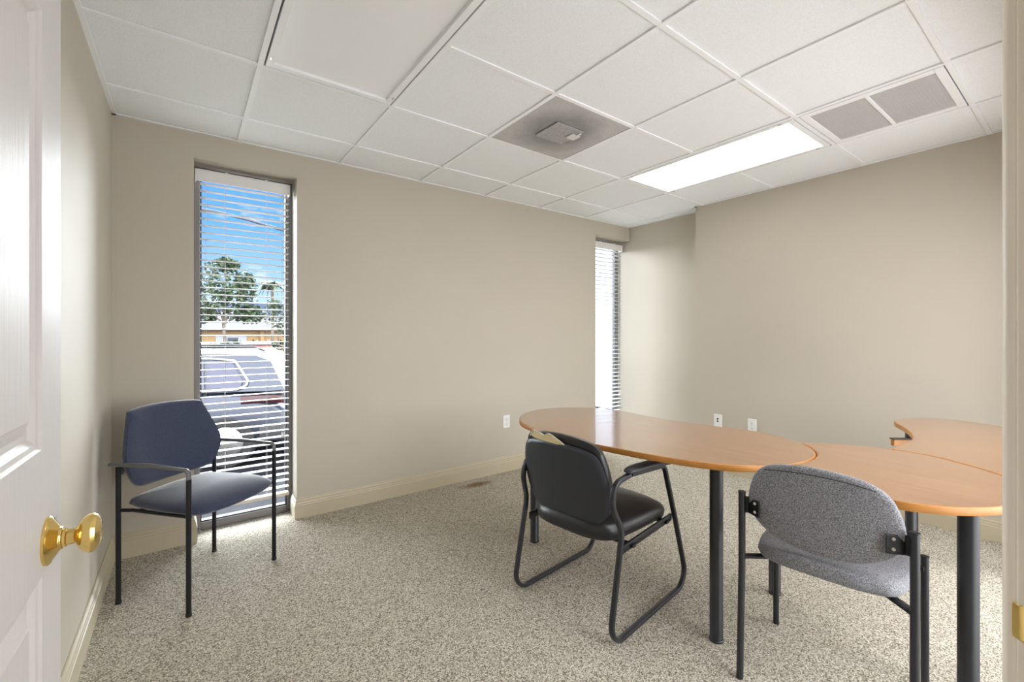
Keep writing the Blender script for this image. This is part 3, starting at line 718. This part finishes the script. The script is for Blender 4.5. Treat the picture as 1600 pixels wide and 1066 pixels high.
# veneer changes grain direction along a diagonal seam
def split_top():
    bm = NB(); slab(bm, [(x - 3.0, y - .4) for x, y in o3], ZT - TH, ZT, .005)
    A, B = Vector((3.609 - 3.0, .495 - .4, 0)), Vector((2.362 - 3.0, .274 - .4, 0)); d = (B - A); nrm = Vector((-d.y, d.x, 0))
    bmesh.ops.recalc_face_normals(bm, faces=bm.faces); bmesh.ops.triangulate(bm, faces=[f for f in bm.faces if len(f.verts) > 4])
    bmesh.ops.bisect_plane(bm, geom=bm.verts[:] + bm.edges[:] + bm.faces[:], plane_co=A, plane_no=nrm)
    for f in bm.faces:
        if f.normal.z > .9 or (f.material_index == 0):
            f.normal_update()
            if f.material_index == 0 and (f.calc_center_median() - A).dot(nrm) > 0: f.material_index = 2
    return obj('tabletop', bm, [WOOD_C, WOOD_EDGE, WOOD_B], desk3, smooth=30)
split_top()
for x, y in ((3.335, .672), (3.40, .235)): leg(desk3, x - 3.0, y - .4, .0285)
def turned_box(bm, p, ang, x0, x1, y0, y1, z0, z1):
    vs = box(bm, x0, x1, y0, y1, z0, z1); M = Matrix.Translation((p[0], p[1], 0)) @ Matrix.Rotation(ang, 4, 'Z')
    for v in vs: v.co = M @ v.co
bm = NB(); turned_box(bm, (2.915 - 3.0, .662 - .4), R(-36), 0, .24, -.010, .012, ZT - TH - .046, ZT - TH - .013); sb = obj('support_rail', bm, WOOD_EDGE, desk3, bevel=.003)
bm = NB(); turned_box(bm, (2.915 - 3.0, .662 - .4), R(-36), -.002, .24, -.012, .016, ZT - TH - .0125, ZT - TH - .0085); obj('rail_bracket', bm, BLACK_METAL, sb)

# ------------------------------------------------------------------ chairs  (local: +y forward, +x the sitter's right, origin on the floor)
def chair_base(name, label, x, y, fwd, cat='chair'):
    return thing(name, label, cat, (x, y, 0), math.atan2(fwd[1], fwd[0]) - math.pi / 2)
def back_warp(z0, y0, lean, curve):
    """bend a pad made in x (width), y (height) into an upright backrest"""
    def w(p):
        x, h, t = p.x, p.y, p.z
        return Vector((x, y0 - lean * (h - z0) + curve * (x / .22) ** 2 + t, h))
    return w

# --- navy guest chair beside the near window
ch = chair_base('guest_chair', 'navy blue upholstered armchair with thin black legs, beside the window', .071, 2.715, (.648, -.762))
HW, DP = .249, .200
for s in (-1, 1):
    bm = NB()                                        # front leg
    cyl(bm, (s * HW, DP, .0), (s * HW, DP, .600), .0105, 16); lathe(bm, [(.0122, 0), (.0122, .012), (.0108, .014)], 16, Matrix.Translation((s * HW, DP, 0)))
    obj('leg', bm, BLACK_METAL, ch, smooth=40)
    bm = NB()
    cyl(bm, (s * HW, -DP, .0), (s * HW, -DP, .628), .0105, 16); lathe(bm, [(.0122, 0), (.0122, .012), (.0108, .014)], 16, Matrix.Translation((s * HW, -DP, 0)))
    obj('leg', bm, BLACK_METAL, ch, smooth=40)
    bm = NB()                                        # arm: bends out of the front leg and runs back past the rear leg
    path = fillet([(s * HW, DP, .595), (s * HW, DP, .638), (s * HW, -.02, .644), (s * (HW + .008), -DP - .035, .638)], [0, .034, .3, 0], 8)
    k = [min(1.0, .66 + .34 * max(0, (DP - p.y) / .10)) for p in path]; k[-1] = .8
    sweep(bm, path, section('oval', .034, .021, 16), (1, 0, 0), True, k)
    obj('armrest', bm, ARM_GREY, ch, smooth=50)
    bm = NB(); cyl(bm, (s * HW, -DP, .428), (s * (HW - .030), -DP + .045, .421), .008, 12); cyl(bm, (s * (HW - .030), -DP + .042, .421), (s * (HW - .026), DP - .02, .421), .008, 12); cyl(bm, (s * (HW - .026), DP - .025, .421), (s * HW, DP, .428), .008, 12)
    obj('side_rail', bm, BLACK_METAL, ch, smooth=50)
for yy in (-.12, .13):
    bm = NB(); cyl(bm, (-HW + .03, yy, .421), (HW - .03, yy, .421), .008, 12); obj('cross_rail', bm, BLACK_METAL, ch, smooth=50)
seat_o = [(-.165, -.205), (.165, -.205), (.215, -.165), (.238, 0), (.236, .13), (.215, .215), (.12, .252), (0, .262), (-.12, .252), (-.215, .215), (-.236, .13), (-.238, 0), (-.215, -.165)]
seat_o = [(v.x, v.y) for v in catmull([(x, y, 0) for x, y in seat_o], 5)]
def seat1(p):
    x, y, t = p
    dip = -.030 * (max(0, y - .08) / .18) ** 2 - .012 * (abs(x) / .24) ** 2
    return Vector((x, y, .452 + dip * (1 if t > 0 else .6) + t))
bm = NB(); pad(bm, seat_o, .046, .024, seat1, 11, .5); obj('seat', bm, BLUE_FABRIC, ch, smooth=60)
back_o = [(-.150, .528), (0, .522), (.150, .528), (.200, .552), (.232, .610), (.245, .668), (.237, .725), (.214, .800), (.192, .868), (.166, .893), (0, .903), (-.166, .893), (-.192, .868), (-.214, .800), (-.237, .725), (-.245, .668), (-.232, .610), (-.200, .552)]
back_o = [(v.x * 1.03, v.y - .018) for v in catmull([(x, y, 0) for x, y in back_o], 4)]
bm = NB(); pad(bm, back_o, .038, .022, back_warp(.55, -.215, .17, .050), 11, .45); obj('backrest', bm, BLUE_FABRIC, ch, smooth=60)
for s in (-1, 1):
    bm = NB(); sweep(bm, fillet([(s * (HW - .005), -DP, .605), (s * .20, -DP - .022, .612), (s * .13, -DP - .034, .63)], .04), section('rect', .045, .006), (0, 0, 1)); obj('back_bracket', bm, BLACK_METAL, ch, smooth=40)

# --- black sled-base chair at the kidney desk
F2 = (.991, .131); latc = -1.240
ox = F2[0] * 1.80 + F2[1] * latc; oy = F2[1] * 1.80 - F2[0] * latc
ch = chair_base('sled_chair', 'black vinyl sled-base armchair with a torn back, pulled up to the kidney desk', ox, oy, F2)
LW = .267
side_path = [(-.17, .652), (-.285, .640), (-.300, .555), (-.243, .440), (-.335, .012), (.345, .012), (.215, .37), (.130, .630), (-.17, .652)]
for s in (-1, 1):
    bm = NB()
    xin = lambda y, z: s * (LW - (.0 if z < .45 else (.010 if s > 0 else .030)))
    pts = fillet([(xin(*p), p[0], p[1]) for p in side_path[:-1]] + [(xin(-.16, .65), -.16, .6515)], [0, .060, .09, .10, .075, .075, .5, .045, 0], 8)
    sweep(bm, pts, section('rect', .0225, .0185, 16), (1, 0, 0))
    obj('sled_frame', bm, GREY_METAL, ch, smooth=50)
    bm = NB()
    arm_o = [(v.x, v.y) for v in catmull([(-.022, -.185, 0), (.022, -.185, 0), (.029, -.06, 0), (.031, .08, 0), (.024, .165, 0), (-.024, .165, 0), (-.031, .08, 0), (-.029, -.06, 0)], 4)]
    pad(bm, arm_o, .018, .010, lambda p: Vector((p.x + s * (LW - (.008 if s > 0 else .028)), p.y, .668 - .026 * max(0, (p.y + .185) / .35) ** 1.5 + p.z)), 7, .5)
    obj('armrest_pad', bm, PLASTIC, ch, smooth=60)
    bm = NB(); sweep(bm, [(s * (LW - .016), -.238, .352), (s * (LW - .016), .205, .368)], section('rect', .012, .034, 12), (1, 0, 0)); obj('seat_rail', bm, BLACK_METAL, ch, smooth=40)
for yy, zz in ((-.15, .352), (.15, .362)):
    bm = NB(); sweep(bm, [(-LW, yy, zz), (LW, yy, zz)], section('rect', .03, .012, 12), (0, 1, 0)); obj('cross_rail', bm, BLACK_METAL, ch, smooth=40)
s_o = [(v.x, v.y) for v in catmull([(x, y, 0) for x, y in [(-.13, -.285), (0, -.296), (.13, -.285), (.212, -.225), (.235, -.08), (.242, .10), (.225, .195), (.12, .232), (0, .238), (-.12, .232), (-.225, .195), (-.242, .10), (-.235, -.08), (-.212, -.225)]], 5)]
def seat2(p):
    x, y, t = p
    dip = -.030 * (max(0, y - .05) / .2) ** 2 - .010 * (abs(x) / .24) ** 2
    return Vector((x, y, .415 + (dip if t > 0 else dip * .5) + t))
bm = NB(); pad(bm, s_o, .058, .064, seat2, 11, .42); obj('seat', bm, VINYL, ch, smooth=60)
sh_o = [(v.x, v.y) for v in catmull([(x, y, 0) for x, y in [(-.12, .425), (0, .412), (.12, .425), (.188, .462), (.218, .530), (.226, .610), (.214, .690), (.185, .745), (.110, .766), (0, .772), (-.110, .766), (-.185, .745), (-.214, .690), (-.226, .610), (-.218, .530), (-.188, .462)]], 5)]
bw = back_warp(.65, -.312, .20, .022)
bm = NB(); pad(bm, [(x * 1.03 - .004, z) for x, z in sh_o], .006, .014, bw, 9, .3); obj('back_shell', bm, SHELL, ch, smooth=60)
cu_o = [(x * 1.01, .595 + (z - .595) * (1.20 if z > .6 else .96)) for x, z in sh_o]
bm = NB(); pad(bm, cu_o, .066, .010, lambda p: bw(Vector((p.x - .002, p.y, p.z + .014))), 11, .45); bc = obj('back_cushion', bm, VINYL, ch, smooth=60)
# the torn top edge: foam showing behind a curled seam
tear = [(-.150, .776), (-.128, .806), (-.095, .803), (-.060, .793), (-.030, .806), (-.005, .800), (.030, .783), (.052, .770)]
bm = NB()
fo = [(x, z) for x, z in tear] + [(.02, .762), (-.06, .764), (-.13, .768)]
pad(bm, fo, .006, .004, lambda p: bw(Vector((p.x, p.y, p.z - .007))), 5, .5); obj('foam', bm, FOAM, bc, smooth=60)
bm = NB(); tp = [bw(Vector((v.x, v.y, -.0125))) for v in catmull([(x, z, 0) for x, z in tear], 5, closed=False)]
sweep(bm, tp, section('oval', .0045, .0045, 8)); obj('torn_seam', bm, LINING, bc, smooth=60)

# --- grey fabric chair in front
K3 = .985
F3 = (.991, .131); fwd3, lat3 = 1.745 * K3, -.347 * K3
ox = F3[0] * fwd3 + F3[1] * lat3; oy = F3[1] * fwd3 - F3[0] * lat3
ch = chair_base('side_chair', 'grey tweed armless chair with black tube legs, its back to the doorway', ox, oy, F3)
PW = .233
for s in (-1, 1):
    bm = NB()
    sweep(bm, fillet([(s * PW, -.022, 0), (s * PW, .0, .40), (s * PW, .0, .662)], .25), section('oval', .023, .026, 16), (1, 0, 0))
    lathe(bm, [(.0128, 0), (.0128, .005), (0, .006)], 16, Matrix.Translation((s * PW, 0, .662)))
    obj('leg', bm, GREY_METAL, ch, smooth=40)
    bm = NB()
    cyl(bm, (s * PW, .408, 0), (s * PW, .408, .452), .0115, 16); lathe(bm, [(.0125, 0), (.0125, .005), (0, .006)], 16, Matrix.Translation((s * PW, .408, .452)))
    obj('leg', bm, GREY_METAL, ch, smooth=40)
    # bracket plate with two screws
    bm = NB(); sweep(bm, fillet([(s * (PW - .002), .004, .620), (s * (PW - .020), .010, .620), (s * (PW - .062), -.0165, .620)], .006), section('rect', .060, .005, 12), (0, 0, 1)); br = obj('back_bracket', bm, BLACK_METAL, ch, smooth=40)
    for zz in (.606, .636):
        bm = NB(); Mx = Matrix.Translation((s * (PW - .046), -.0100, zz)) @ Matrix.Rotation(R(90), 4, 'X'); lathe(bm, [(.0055, 0), (.005, .0022), (.003, .0036), (0, .004)], 14, Mx); obj('screw', bm, STEEL, br, smooth=40)
for rail in ([(-PW, 0, .432), (-.165, .085, .424), (.165, .085, .424), (PW, 0, .432)], [(-PW, .36, .428), (PW, .36, .428)]):
    bm = NB(); sweep(bm, fillet(rail, .03) if len(rail) > 2 else rail, section('rect', .026, .010, 12), (0, 1, 0)); obj('cross_rail', bm, BLACK_METAL, ch, smooth=40)
s_o = [(v.x, v.y) for v in catmull([(x, y, 0) for x, y in [(-.11, -.010), (0, -.022), (.11, -.010), (.185, .040), (.214, .13), (.218, .28), (.205, .38), (.12, .425), (0, .435), (-.12, .425), (-.205, .38), (-.218, .28), (-.214, .13), (-.185, .040)]], 5)]
def seat3(p):
    x, y, t = p
    return Vector((x, y, .457 - .020 * (max(0, y - .25) / .18) ** 2 - .010 * (x / .22) ** 2 + .012 * (max(0, .12 - y) / .12) ** 2 * (1 if t > 0 else .4) + t))
bm = NB(); pad(bm, s_o, .040, .026, seat3, 11, .42); obj('seat', bm, GREY_FABRIC, ch, smooth=60)
b_o = [(v.x, v.y) for v in catmull([(x, z, 0) for x, z in [(-.10, .524), (0, .514), (.10, .524), (.165, .553), (.205, .594), (.215, .640), (.203, .708), (.172, .764), (.110, .796), (0, .808), (-.110, .796), (-.172, .764), (-.203, .708), (-.215, .640), (-.205, .594), (-.165, .553)]], 5)]
bw3 = back_warp(.64, -.010, .12, .026)
bm = NB(); pad(bm, b_o, .026, .018, bw3, 11, .35); bk = obj('backrest', bm, GREY_FABRIC, ch, smooth=60)
bm = NB(); seam_p = [bw3(Vector((x, z, -.0182))) for x, z in [(x_ / 20 * .15, .786 - .010 * (x_ / 20) ** 2 * 1.6) for x_ in range(-20, 21)]]
sweep(bm, seam_p, section('oval', .003, .003, 6)); obj('back_seam', bm, new_mat('dark_thread', (.03, .03, .035), .8), bk)

# ------------------------------------------------------------------ outside
GZ = -.65
ASPHALT = new_mat('asphalt', (.022, .023, .027), .95, spec=0.0, vary=(40, .25)); CONCRETE = new_mat('concrete_walk', (.060, .061, .064), .95, spec=0.0, vary=(12, .1))
bm = NB(); box(bm, -60, 90, 6.2, 160, GZ - .2, GZ)
struct('ground', 'grey asphalt parking lot beyond the window', 'ground', bm, ASPHALT)
bm = NB(); box(bm, -20, 30, YO + .005, 6.2, GZ - .2, GZ + .10)
struct('ground_sidewalk', 'pale concrete sidewalk just outside the window', 'ground', bm, CONCRETE, bevel=.02)

def car(name, label, loc, heading, L_, W_, H_, paint, suv=True):
    """local: +y forward, origin on the ground under the middle of the car"""
    root = thing(name, label, 'car', loc, math.atan2(heading[1], heading[0]) - math.pi / 2)
    P_ = new_mat(name + '_paint', paint, .28, .55, spec=.5); G_ = new_mat(name + '_glass', (.066, .071, .102), .10, .6); RB = new_mat(name + '_tyre', (.02, .02, .02), .8); TR = new_mat(name + '_black_trim', (.025, .025, .028), .5)
    hw = W_ / 2; y0 = -L_ / 2; belt = H_ * .665
    # lower body: stations from tail to nose: (y, half width, sill height, top height)
    st = [(0, .86, .36, .60), (.03, .93, .30, .72), (.10, .97, .26, .95), (.16, .985, .24, 1.0), (.30, 1.0, .22, .985), (.50, 1.0, .22, .965), (.68, 1.0, .22, .945), (.72, .99, .22, .92), (.86, .97, .23, .84), (.95, .92, .26, .74), (.99, .84, .30, .60), (1.0, .80, .34, .52)]
    bm = NB(); rings = []
    for t, k, zb, zt in st:
        y = y0 + t * L_; w = hw * k; zt_ = belt * zt; zb_ = H_ * zb * .62
        h = [(w * .90, zb_), (w * .985, zb_ + (zt_ - zb_) * .18), (w, zb_ + (zt_ - zb_) * .55), (w * .985, zb_ + (zt_ - zb_) * .86), (w * .93, zt_)]
        rings.append([bm.verts.new((a, y, z)) for a, z in h] + [bm.verts.new((-a, y, z)) for a, z in h[::-1]])
    m = 10
    for a, b in zip(rings, rings[1:]):
        for i in range(m): bm.faces.new((a[i], a[(i + 1) % m], b[(i + 1) % m], b[i]))
    bm.faces.new(rings[0][::-1]); bm.faces.new(rings[-1])
    o = obj('body', bm, P_, root, smooth=45); sd = o.modifiers.new('sub', 'SUBSURF'); sd.levels = 2; sd.render_levels = 2
    # greenhouse
    tail = .035 if suv else .10
    gs = [(tail, .90, .0, .995), (tail + .045, .86, .80, .985), (tail + .10, .80, 1.0, .985), (.30, .80, 1.03, .975), (.48, .80, 1.03, .965), (.58, .79, .96, .955), (.72, .86, .02, .945)]
    bm = NB(); rings = []
    for t, k, rz_, zb in gs:
        y = y0 + t * L_; zb_ = belt * zb - .02; zt_ = zb_ + (H_ - belt) * rz_ * .97 + .02
        wb = hw * .93; wt = hw * (.93 - (.93 - .74) * min(1, rz_))
        h = [(wb, zb_), (wb + (wt - wb) * .5, zb_ + (zt_ - zb_) * .5), (wt, zt_ - .03 * min(1, rz_)), (wt * .8, zt_)]
        rings.append([bm.verts.new((a, y, z)) for a, z in h] + [bm.verts.new((-a, y, z)) for a, z in h[::-1]])
    m = 8
    for a, b in zip(rings, rings[1:]):
        for i in range(m): bm.faces.new((a[i], a[(i + 1) % m], b[(i + 1) % m], b[i]))
    bm.faces.new(rings[0][::-1]); bm.faces.new(rings[-1])
    obj('roof_cabin', bm, P_, root, smooth=35)
    def pane(nm, quad_, mat, out):
        bm = NB(); v = [Vector(q) for q in quad_]; n = (v[1] - v[0]).cross(v[2] - v[0]).normalized()
        if n.dot(Vector(out)) < 0: n = -n
        A = [bm.verts.new(q - n * .03) for q in v]; B = [bm.verts.new(q + n * .012) for q in v]; k = len(v)
        for i in range(k): bm.faces.new((A[i], A[(i + 1) % k], B[(i + 1) % k], B[i]))
        bm.faces.new(B); bm.faces.new(A[::-1]); return obj(nm, bm, mat, root)
    zl, zh = belt * .99 + .02, H_ * .925
    wl, wh = hw * .925, hw * .775
    def sp(t, f): return (wl + (wh - wl) * f, y0 + t * L_, zl + (zh - zl) * f)
    wins = [((.155, .02), (.235, .0), (.250, .93), (.185, .88), (.150, .25)), ((.250, .0), (.440, -.03), (.440, .97), (.262, .93)), ((.455, -.03), (.660, -.06), (.585, .80), (.53, .95), (.455, .97))]
    for s in (-1, 1):
        for wq in wins: pane('side_window', [(s * sp(t, f)[0], sp(t, f)[1], sp(t, f)[2]) for t, f in wq], G_, (s, 0, .3))
    CH = new_mat(name + '_bright_trim', (.8, .8, .82), .25, .5)
    for s in (-1, 1):
        bm = NB(); tp = [Vector((s * (sp(t, f)[0] + .012), sp(t, f)[1], sp(t, f)[2])) for t, f in ((.66, -.10), (.45, -.08), (.24, -.06), (.165, -.03), (.138, .10), (.137, .28), (.178, .93), (.245, 1.0), (.45, 1.03), (.53, 1.01))]
        sweep(bm, fillet(tp, .05), section('oval', .03, .03, 8)); obj('window_trim', bm, CH, root, smooth=50)
    tr = tail
    pane('rear_window', [(-hw * .74, y0 + (tr + .012) * L_, belt + .05), (hw * .74, y0 + (tr + .012) * L_, belt + .05), (hw * .66, y0 + (tr + .046) * L_, H_ * .90), (-hw * .66, y0 + (tr + .046) * L_, H_ * .90)], G_, (0, -1, .4))
    pane('windshield', [(-hw * .80, y0 + .705 * L_, belt * .96 + .06), (hw * .80, y0 + .705 * L_, belt * .96 + .06), (hw * .68, y0 + .592 * L_, H_ * .93), (-hw * .68, y0 + .592 * L_, H_ * .93)], G_, (0, 1, .6))
    RED = new_mat(name + '_tail_light', (.045, .012, .016), .2)
    for s in (-1, 1):
        bm = NB(); sweep(bm, catmull([(s * hw * .985, y0 + .150 * L_, belt * .86), (s * hw * .96, y0 + .075 * L_, belt * .87), (s * hw * .88, y0 + .024 * L_, belt * .84), (s * hw * .62, y0 + .004 * L_, belt * .83)], 5, False), section('oval', .05, .11, 10), None, True); obj('tail_light', bm, RED, root, smooth=50)
        if suv:
            bm = NB(); sweep(bm, fillet([(s * hw * .70, y0 + .10 * L_, H_ * .985), (s * hw * .70, y0 + .13 * L_, H_ + .035), (s * hw * .70, y0 + .48 * L_, H_ + .035), (s * hw * .70, y0 + .52 * L_, H_ * .985)], .05), section('oval', .03, .03, 8), (1, 0, 0)); obj('roof_rail', bm, TR, root, smooth=50)
    bm = NB(); sweep(bm, catmull([(-hw * .96, y0 + .10 * L_, H_ * .28), (-hw * .86, y0 + .005 * L_, H_ * .29), (0, y0 - .008 * L_, H_ * .29), (hw * .86, y0 + .005 * L_, H_ * .29), (hw * .96, y0 + .10 * L_, H_ * .28)], 5, False), section('rect', .06, H_ * .13, 12), (1, 0, 0) if False else None); obj('rear_bumper', bm, TR, root, smooth=50)
    r = .36 if suv else .32
    for s in (-1, 1):
        for t in (.19, .80):
            M = Matrix.Translation((s * (hw - .11), y0 + t * L_, r)) @ Matrix.Rotation(R(90) * s, 4, 'Y')
            bm = NB(); lathe(bm, [(0, -.11), (r * .9, -.11), (r, -.08), (r, .08), (r * .93, .115), (r * .66, .118), (r * .64, .095), (0, .095)], 28, M); wv = obj('wheel', bm, RB, root, smooth=35)
            bm = NB(); lathe(bm, [(0, .096), (r * .62, .096), (r * .62, .106), (r * .5, .112), (r * .2, .104), (0, .116)], 28, M); obj('hub_cap', bm, STEEL, wv, smooth=35)
    return root
a_ = R(22); hd = (-math.cos(a_), math.sin(a_))
rear = Vector((1.42, 7.35)); ctr = rear + Vector(hd) * 2.35 + Vector((math.sin(a_), math.cos(a_))) * .55
car('parked_suv', 'silver grey car parked close outside the window, rear end to the right', (ctr.x, ctr.y, GZ), hd, 4.7, 1.88, 1.66, (.062, .070, .094))
car('parked_car', 'red car seen from behind, parked farther away in front of the hedge', (3.45, 30.5, GZ), (.12, 1), 4.5, 1.78, 1.44, (.42, .10, .09), False)
car('parked_van', 'white car parked at the left edge of the view, farther away before the hedge', (.35, 30.0, GZ), (.02, 1), 4.5, 1.80, 1.46, (.75, .76, .78), False)

LEAF = new_mat('tree_leaf', (.055, .085, .042), .6, vary=(3, .5)); LEAF2 = new_mat('hedge_leaf', (.035, .075, .03), .6, vary=(3, .5)); LEAF3 = new_mat('palm_leaf', (.06, .09, .045), .55, vary=(3, .4)); BARK = new_mat('bark', (.15, .125, .10), .9, vary=(8, .3))
def leaves(bm, blobs, n, size, rnd):
    for _ in range(n):
        (cx, cy, cz), (rx, ry, rz_) = rnd.choice(blobs)
        while True:
            v = Vector((rnd.uniform(-1, 1), rnd.uniform(-1, 1), rnd.uniform(-1, 1)))
            if .25 < v.length < 1: break
        p = Vector((cx + v.x * rx, cy + v.y * ry, cz + v.z * rz_))
        d = Vector((rnd.gauss(0, 1), rnd.gauss(0, 1), rnd.gauss(0, .6))).normalized(); s = d.cross(Vector((rnd.gauss(0, 1), rnd.gauss(0, 1), rnd.gauss(0, 1)))).normalized()
        L_ = size * rnd.uniform(.7, 1.3); w = L_ * .32
        bm.faces.new([bm.verts.new(q) for q in (p - d * L_ / 2, p + s * w, p + d * L_ / 2, p - s * w)])
def tree(name, label, x, y, blobs, trunk_h, n, size, seed, mat, tr=.09):
    rnd = random.Random(seed); root = thing(name, label, 'tree', (x, y, GZ))
    bm = NB(); pts = catmull([(0, 0, 0), (.04, 0, trunk_h * .4), (-.03, .05, trunk_h * .8), (.02, 0, trunk_h)], 5, False)
    sweep(bm, pts, section('oval', tr * 2, tr * 2, 10), None, True, [1 - .4 * i / len(pts) for i in range(len(pts))])
    for (c, r) in blobs: 
        q0 = Vector((0, 0, trunk_h * .8)); sweep(bm, [q0, q0.lerp(Vector(c), .5) + Vector((0, 0, .1)), Vector(c)], section('oval', tr, tr, 7), None, True, [1, .6, .3])
    obj('trunk', bm, BARK, root, smooth=50)
    bm = NB(); leaves(bm, blobs, n, size, rnd); obj('foliage', bm, mat, root)
    return root
tree('parking_lot_tree', 'leafy green tree with a round crown standing in the parking lot', 1.55, 26.2, [((-.45, 0, 3.6), (.95, .9, .9)), ((.5, .1, 3.5), (1.0, .9, 1.0)), ((-.1, 0, 4.7), (1.0, .9, .9)), ((.9, 0, 4.3), (.55, .6, .8)), ((-.8, .2, 2.9), (.6, .6, .5)), ((1.1, 0, 2.9), (.7, .6, .5)), ((.1, 0, 5.35), (.6, .5, .35))], 3.0, 2600, .22, 3, LEAF)
tree('parking_lot_shrub_tree', 'small sparse tree at the right of the window view, before the pale house', 5.0, 33.0, [((0, 0, 3.0), (.9, .8, .9)), ((.5, 0, 2.2), (.7, .7, .6)), ((-.3, 0, 3.7), (.6, .6, .5))], 2.2, 700, .20, 5, LEAF3, .07)
def palm(x, y, h, label, seed, fl=1.5):
    rnd = random.Random(seed); root = thing('palm_tree', label, 'tree', (x, y, GZ))
    bm = NB(); pts = catmull([(0, 0, 0), (.05, 0, h * .5), (0, 0, h)], 6, False); sweep(bm, pts, section('oval', .24, .24, 10)); obj('trunk', bm, BARK, root, smooth=50)
    bm = NB()
    for k in range(16):
        a = 2 * math.pi * k / 16 + rnd.uniform(-.2, .2); up = rnd.uniform(.1, .9); d = Vector((math.cos(a), math.sin(a), 0)); sd = Vector((-d.y, d.x, 0)); prev = None
        for i in range(9):
            t = i / 8; p = d * fl * t + Vector((0, 0, h + up * t * 1.1 - 1.5 * t * t * fl * .6))
            if prev is not None:
                for s in (-1, 1):
                    w = .34 * math.sin(math.pi * min(1, t + .12)) + .03
                    bm.faces.new([bm.verts.new(q) for q in (prev, p, p + sd * s * w - Vector((0, 0, .18 * w)), prev + sd * s * w * .8 - Vector((0, 0, .2 * w)))])
            prev = p
    obj('fronds', bm, LEAF3, root); return root
palm(6.0, 43.0, 6.3, 'slim palm tree rising behind the house at the right of the window view', 4)
palm(14.3, 14.4, 3.6, 'palm tree outside the far corner window', 9, 1.7)
bm = NB(); leaves(bm, [((x, 0, .75), (.8, .5, .72)) for x in [i * .9 for i in range(-6, 16)]], 4200, .26, random.Random(11))
hg = obj('hedge', bm, LEAF2, None, loc=(0, 33.6, GZ)); tag(hg, 'long clipped dark green hedge in front of the tan house', 'hedge')

STUCCO = new_mat('tan_stucco', (.34, .225, .115), .9, vary=(4, .06)); ROOF = new_mat('pale_shingle', (.17, .17, .185), .95, spec=0.0, vary=(6, .1)); WHITE_P = new_mat('white_house_paint', (.34, .365, .42), .9, spec=.0); BLUE_R = new_mat('blue_grey_roof', (.05, .065, .10), .95, spec=0.0); DARK_W = new_mat('dark_window', (.06, .07, .09), .15)
hs = thing('house', 'low tan house with a pale shingle roof and white fascia beyond the hedge', 'building', (4.5, 46, GZ))
bm = NB(); box(bm, -9, 3.2, 0, 9, 0, 2.35); obj('wall', bm, STUCCO, hs)
bm = NB()
A = [(-9.8, -.8, 2.42), (3.7, -.8, 2.42), (3.7, 9.8, 2.42), (-9.8, 9.8, 2.42)]; T_ = [(-6, 4.3, 4.0), (.8, 4.3, 4.0)]
va = [bm.verts.new(p) for p in A]; vt = [bm.verts.new(p) for p in T_]
for f in ((va[0], va[1], vt[1], vt[0]), (va[1], va[2], vt[1]), (va[2], va[3], vt[0], vt[1]), (va[3], va[0], vt[0]), (va[0], va[3], va[2], va[1])): bm.faces.new(f)
obj('roof', bm, ROOF, hs)
bm = NB(); box(bm, -9.85, 3.75, -.86, -.78, 2.22, 2.46); obj('fascia', bm, WHITE_P, hs)
bm = NB(); box(bm, -2.4, -.1, -.06, .02, .95, 1.75); wv = obj('window', bm, WHITE_P, hs); bm = NB(); box(bm, -1.55, -.75, -.08, -.055, 1.15, 1.55); obj('pane', bm, DARK_W, wv)
bm = NB(); box(bm, .95, 1.25, -.3, 0, 0, 2.3); obj('post', bm, STUCCO, hs)
hs = thing('house', 'pale grey-white house with a blue-grey roof farther behind the tree', 'building', (9.5, 64, GZ))
bm = NB(); box(bm, -12, 6, 0, 10, 0, 4.2); obj('wall', bm, WHITE_P, hs)
bm = NB(); va = [bm.verts.new(p) for p in ((-12.6, -.8, 4.2), (6.6, -.8, 4.2), (6.6, 11, 4.2), (-12.6, 11, 4.2))]; vt = [bm.verts.new(p) for p in ((-9, 5, 6.0), (3, 5, 6.0))]
for f in ((va[0], va[1], vt[1], vt[0]), (va[1], va[2], vt[1]), (va[2], va[3], vt[0], vt[1]), (va[3], va[0], vt[0]), (va[0], va[3], va[2], va[1])): bm.faces.new(f)
obj('roof', bm, BLUE_R, hs)
# pale wing of the office building seen through the corner window
wg = thing('building_wing', 'bright white building wing outside the far corner window', 'building', (8.6, 8.0, GZ))
bm = NB(); box(bm, 0, 2.2, -1.2, .25, 0, 5.0); obj('wall', bm, new_mat('white_stucco', (.50, .53, .58), .95, spec=0.0), wg)
bm = NB(); box(bm, -.12, 2.3, -1.3, .37, 5.0, 5.25); obj('parapet', bm, WHITE_P, wg)
bm = NB(); sweep(bm, catmull([(-2.6, 11.28, 3.95), (-1.2, 10.3, 3.62), (.1, 9.4, 3.41), (.75, 9.15, 3.30), (2.2, 9.1, 3.02), (4.5, 9.0, 2.62), (6.08, 8.95, 2.36)], 8, False), section('oval', .05, .05, 8)); tag(obj('overhead_cable', bm, new_mat('cable_jacket', (.05, .06, .09), .6), None, smooth=50), 'dark overhead cable crossing the blue sky outside the window', 'cable')

for px_, py_, ph, lb in ((-2.6, 11.4, 4.8, 'wooden utility pole left of the window view'), (6.2, 8.95, 3.4, 'wooden utility pole between the two window views')):
    bm = NB(); cyl(bm, (0, 0, 0), (0, 0, ph), .11, 14, .09); po = obj('utility_pole', bm, BARK, None, smooth=40, loc=(px_, py_, GZ)); tag(po, lb, 'pole')
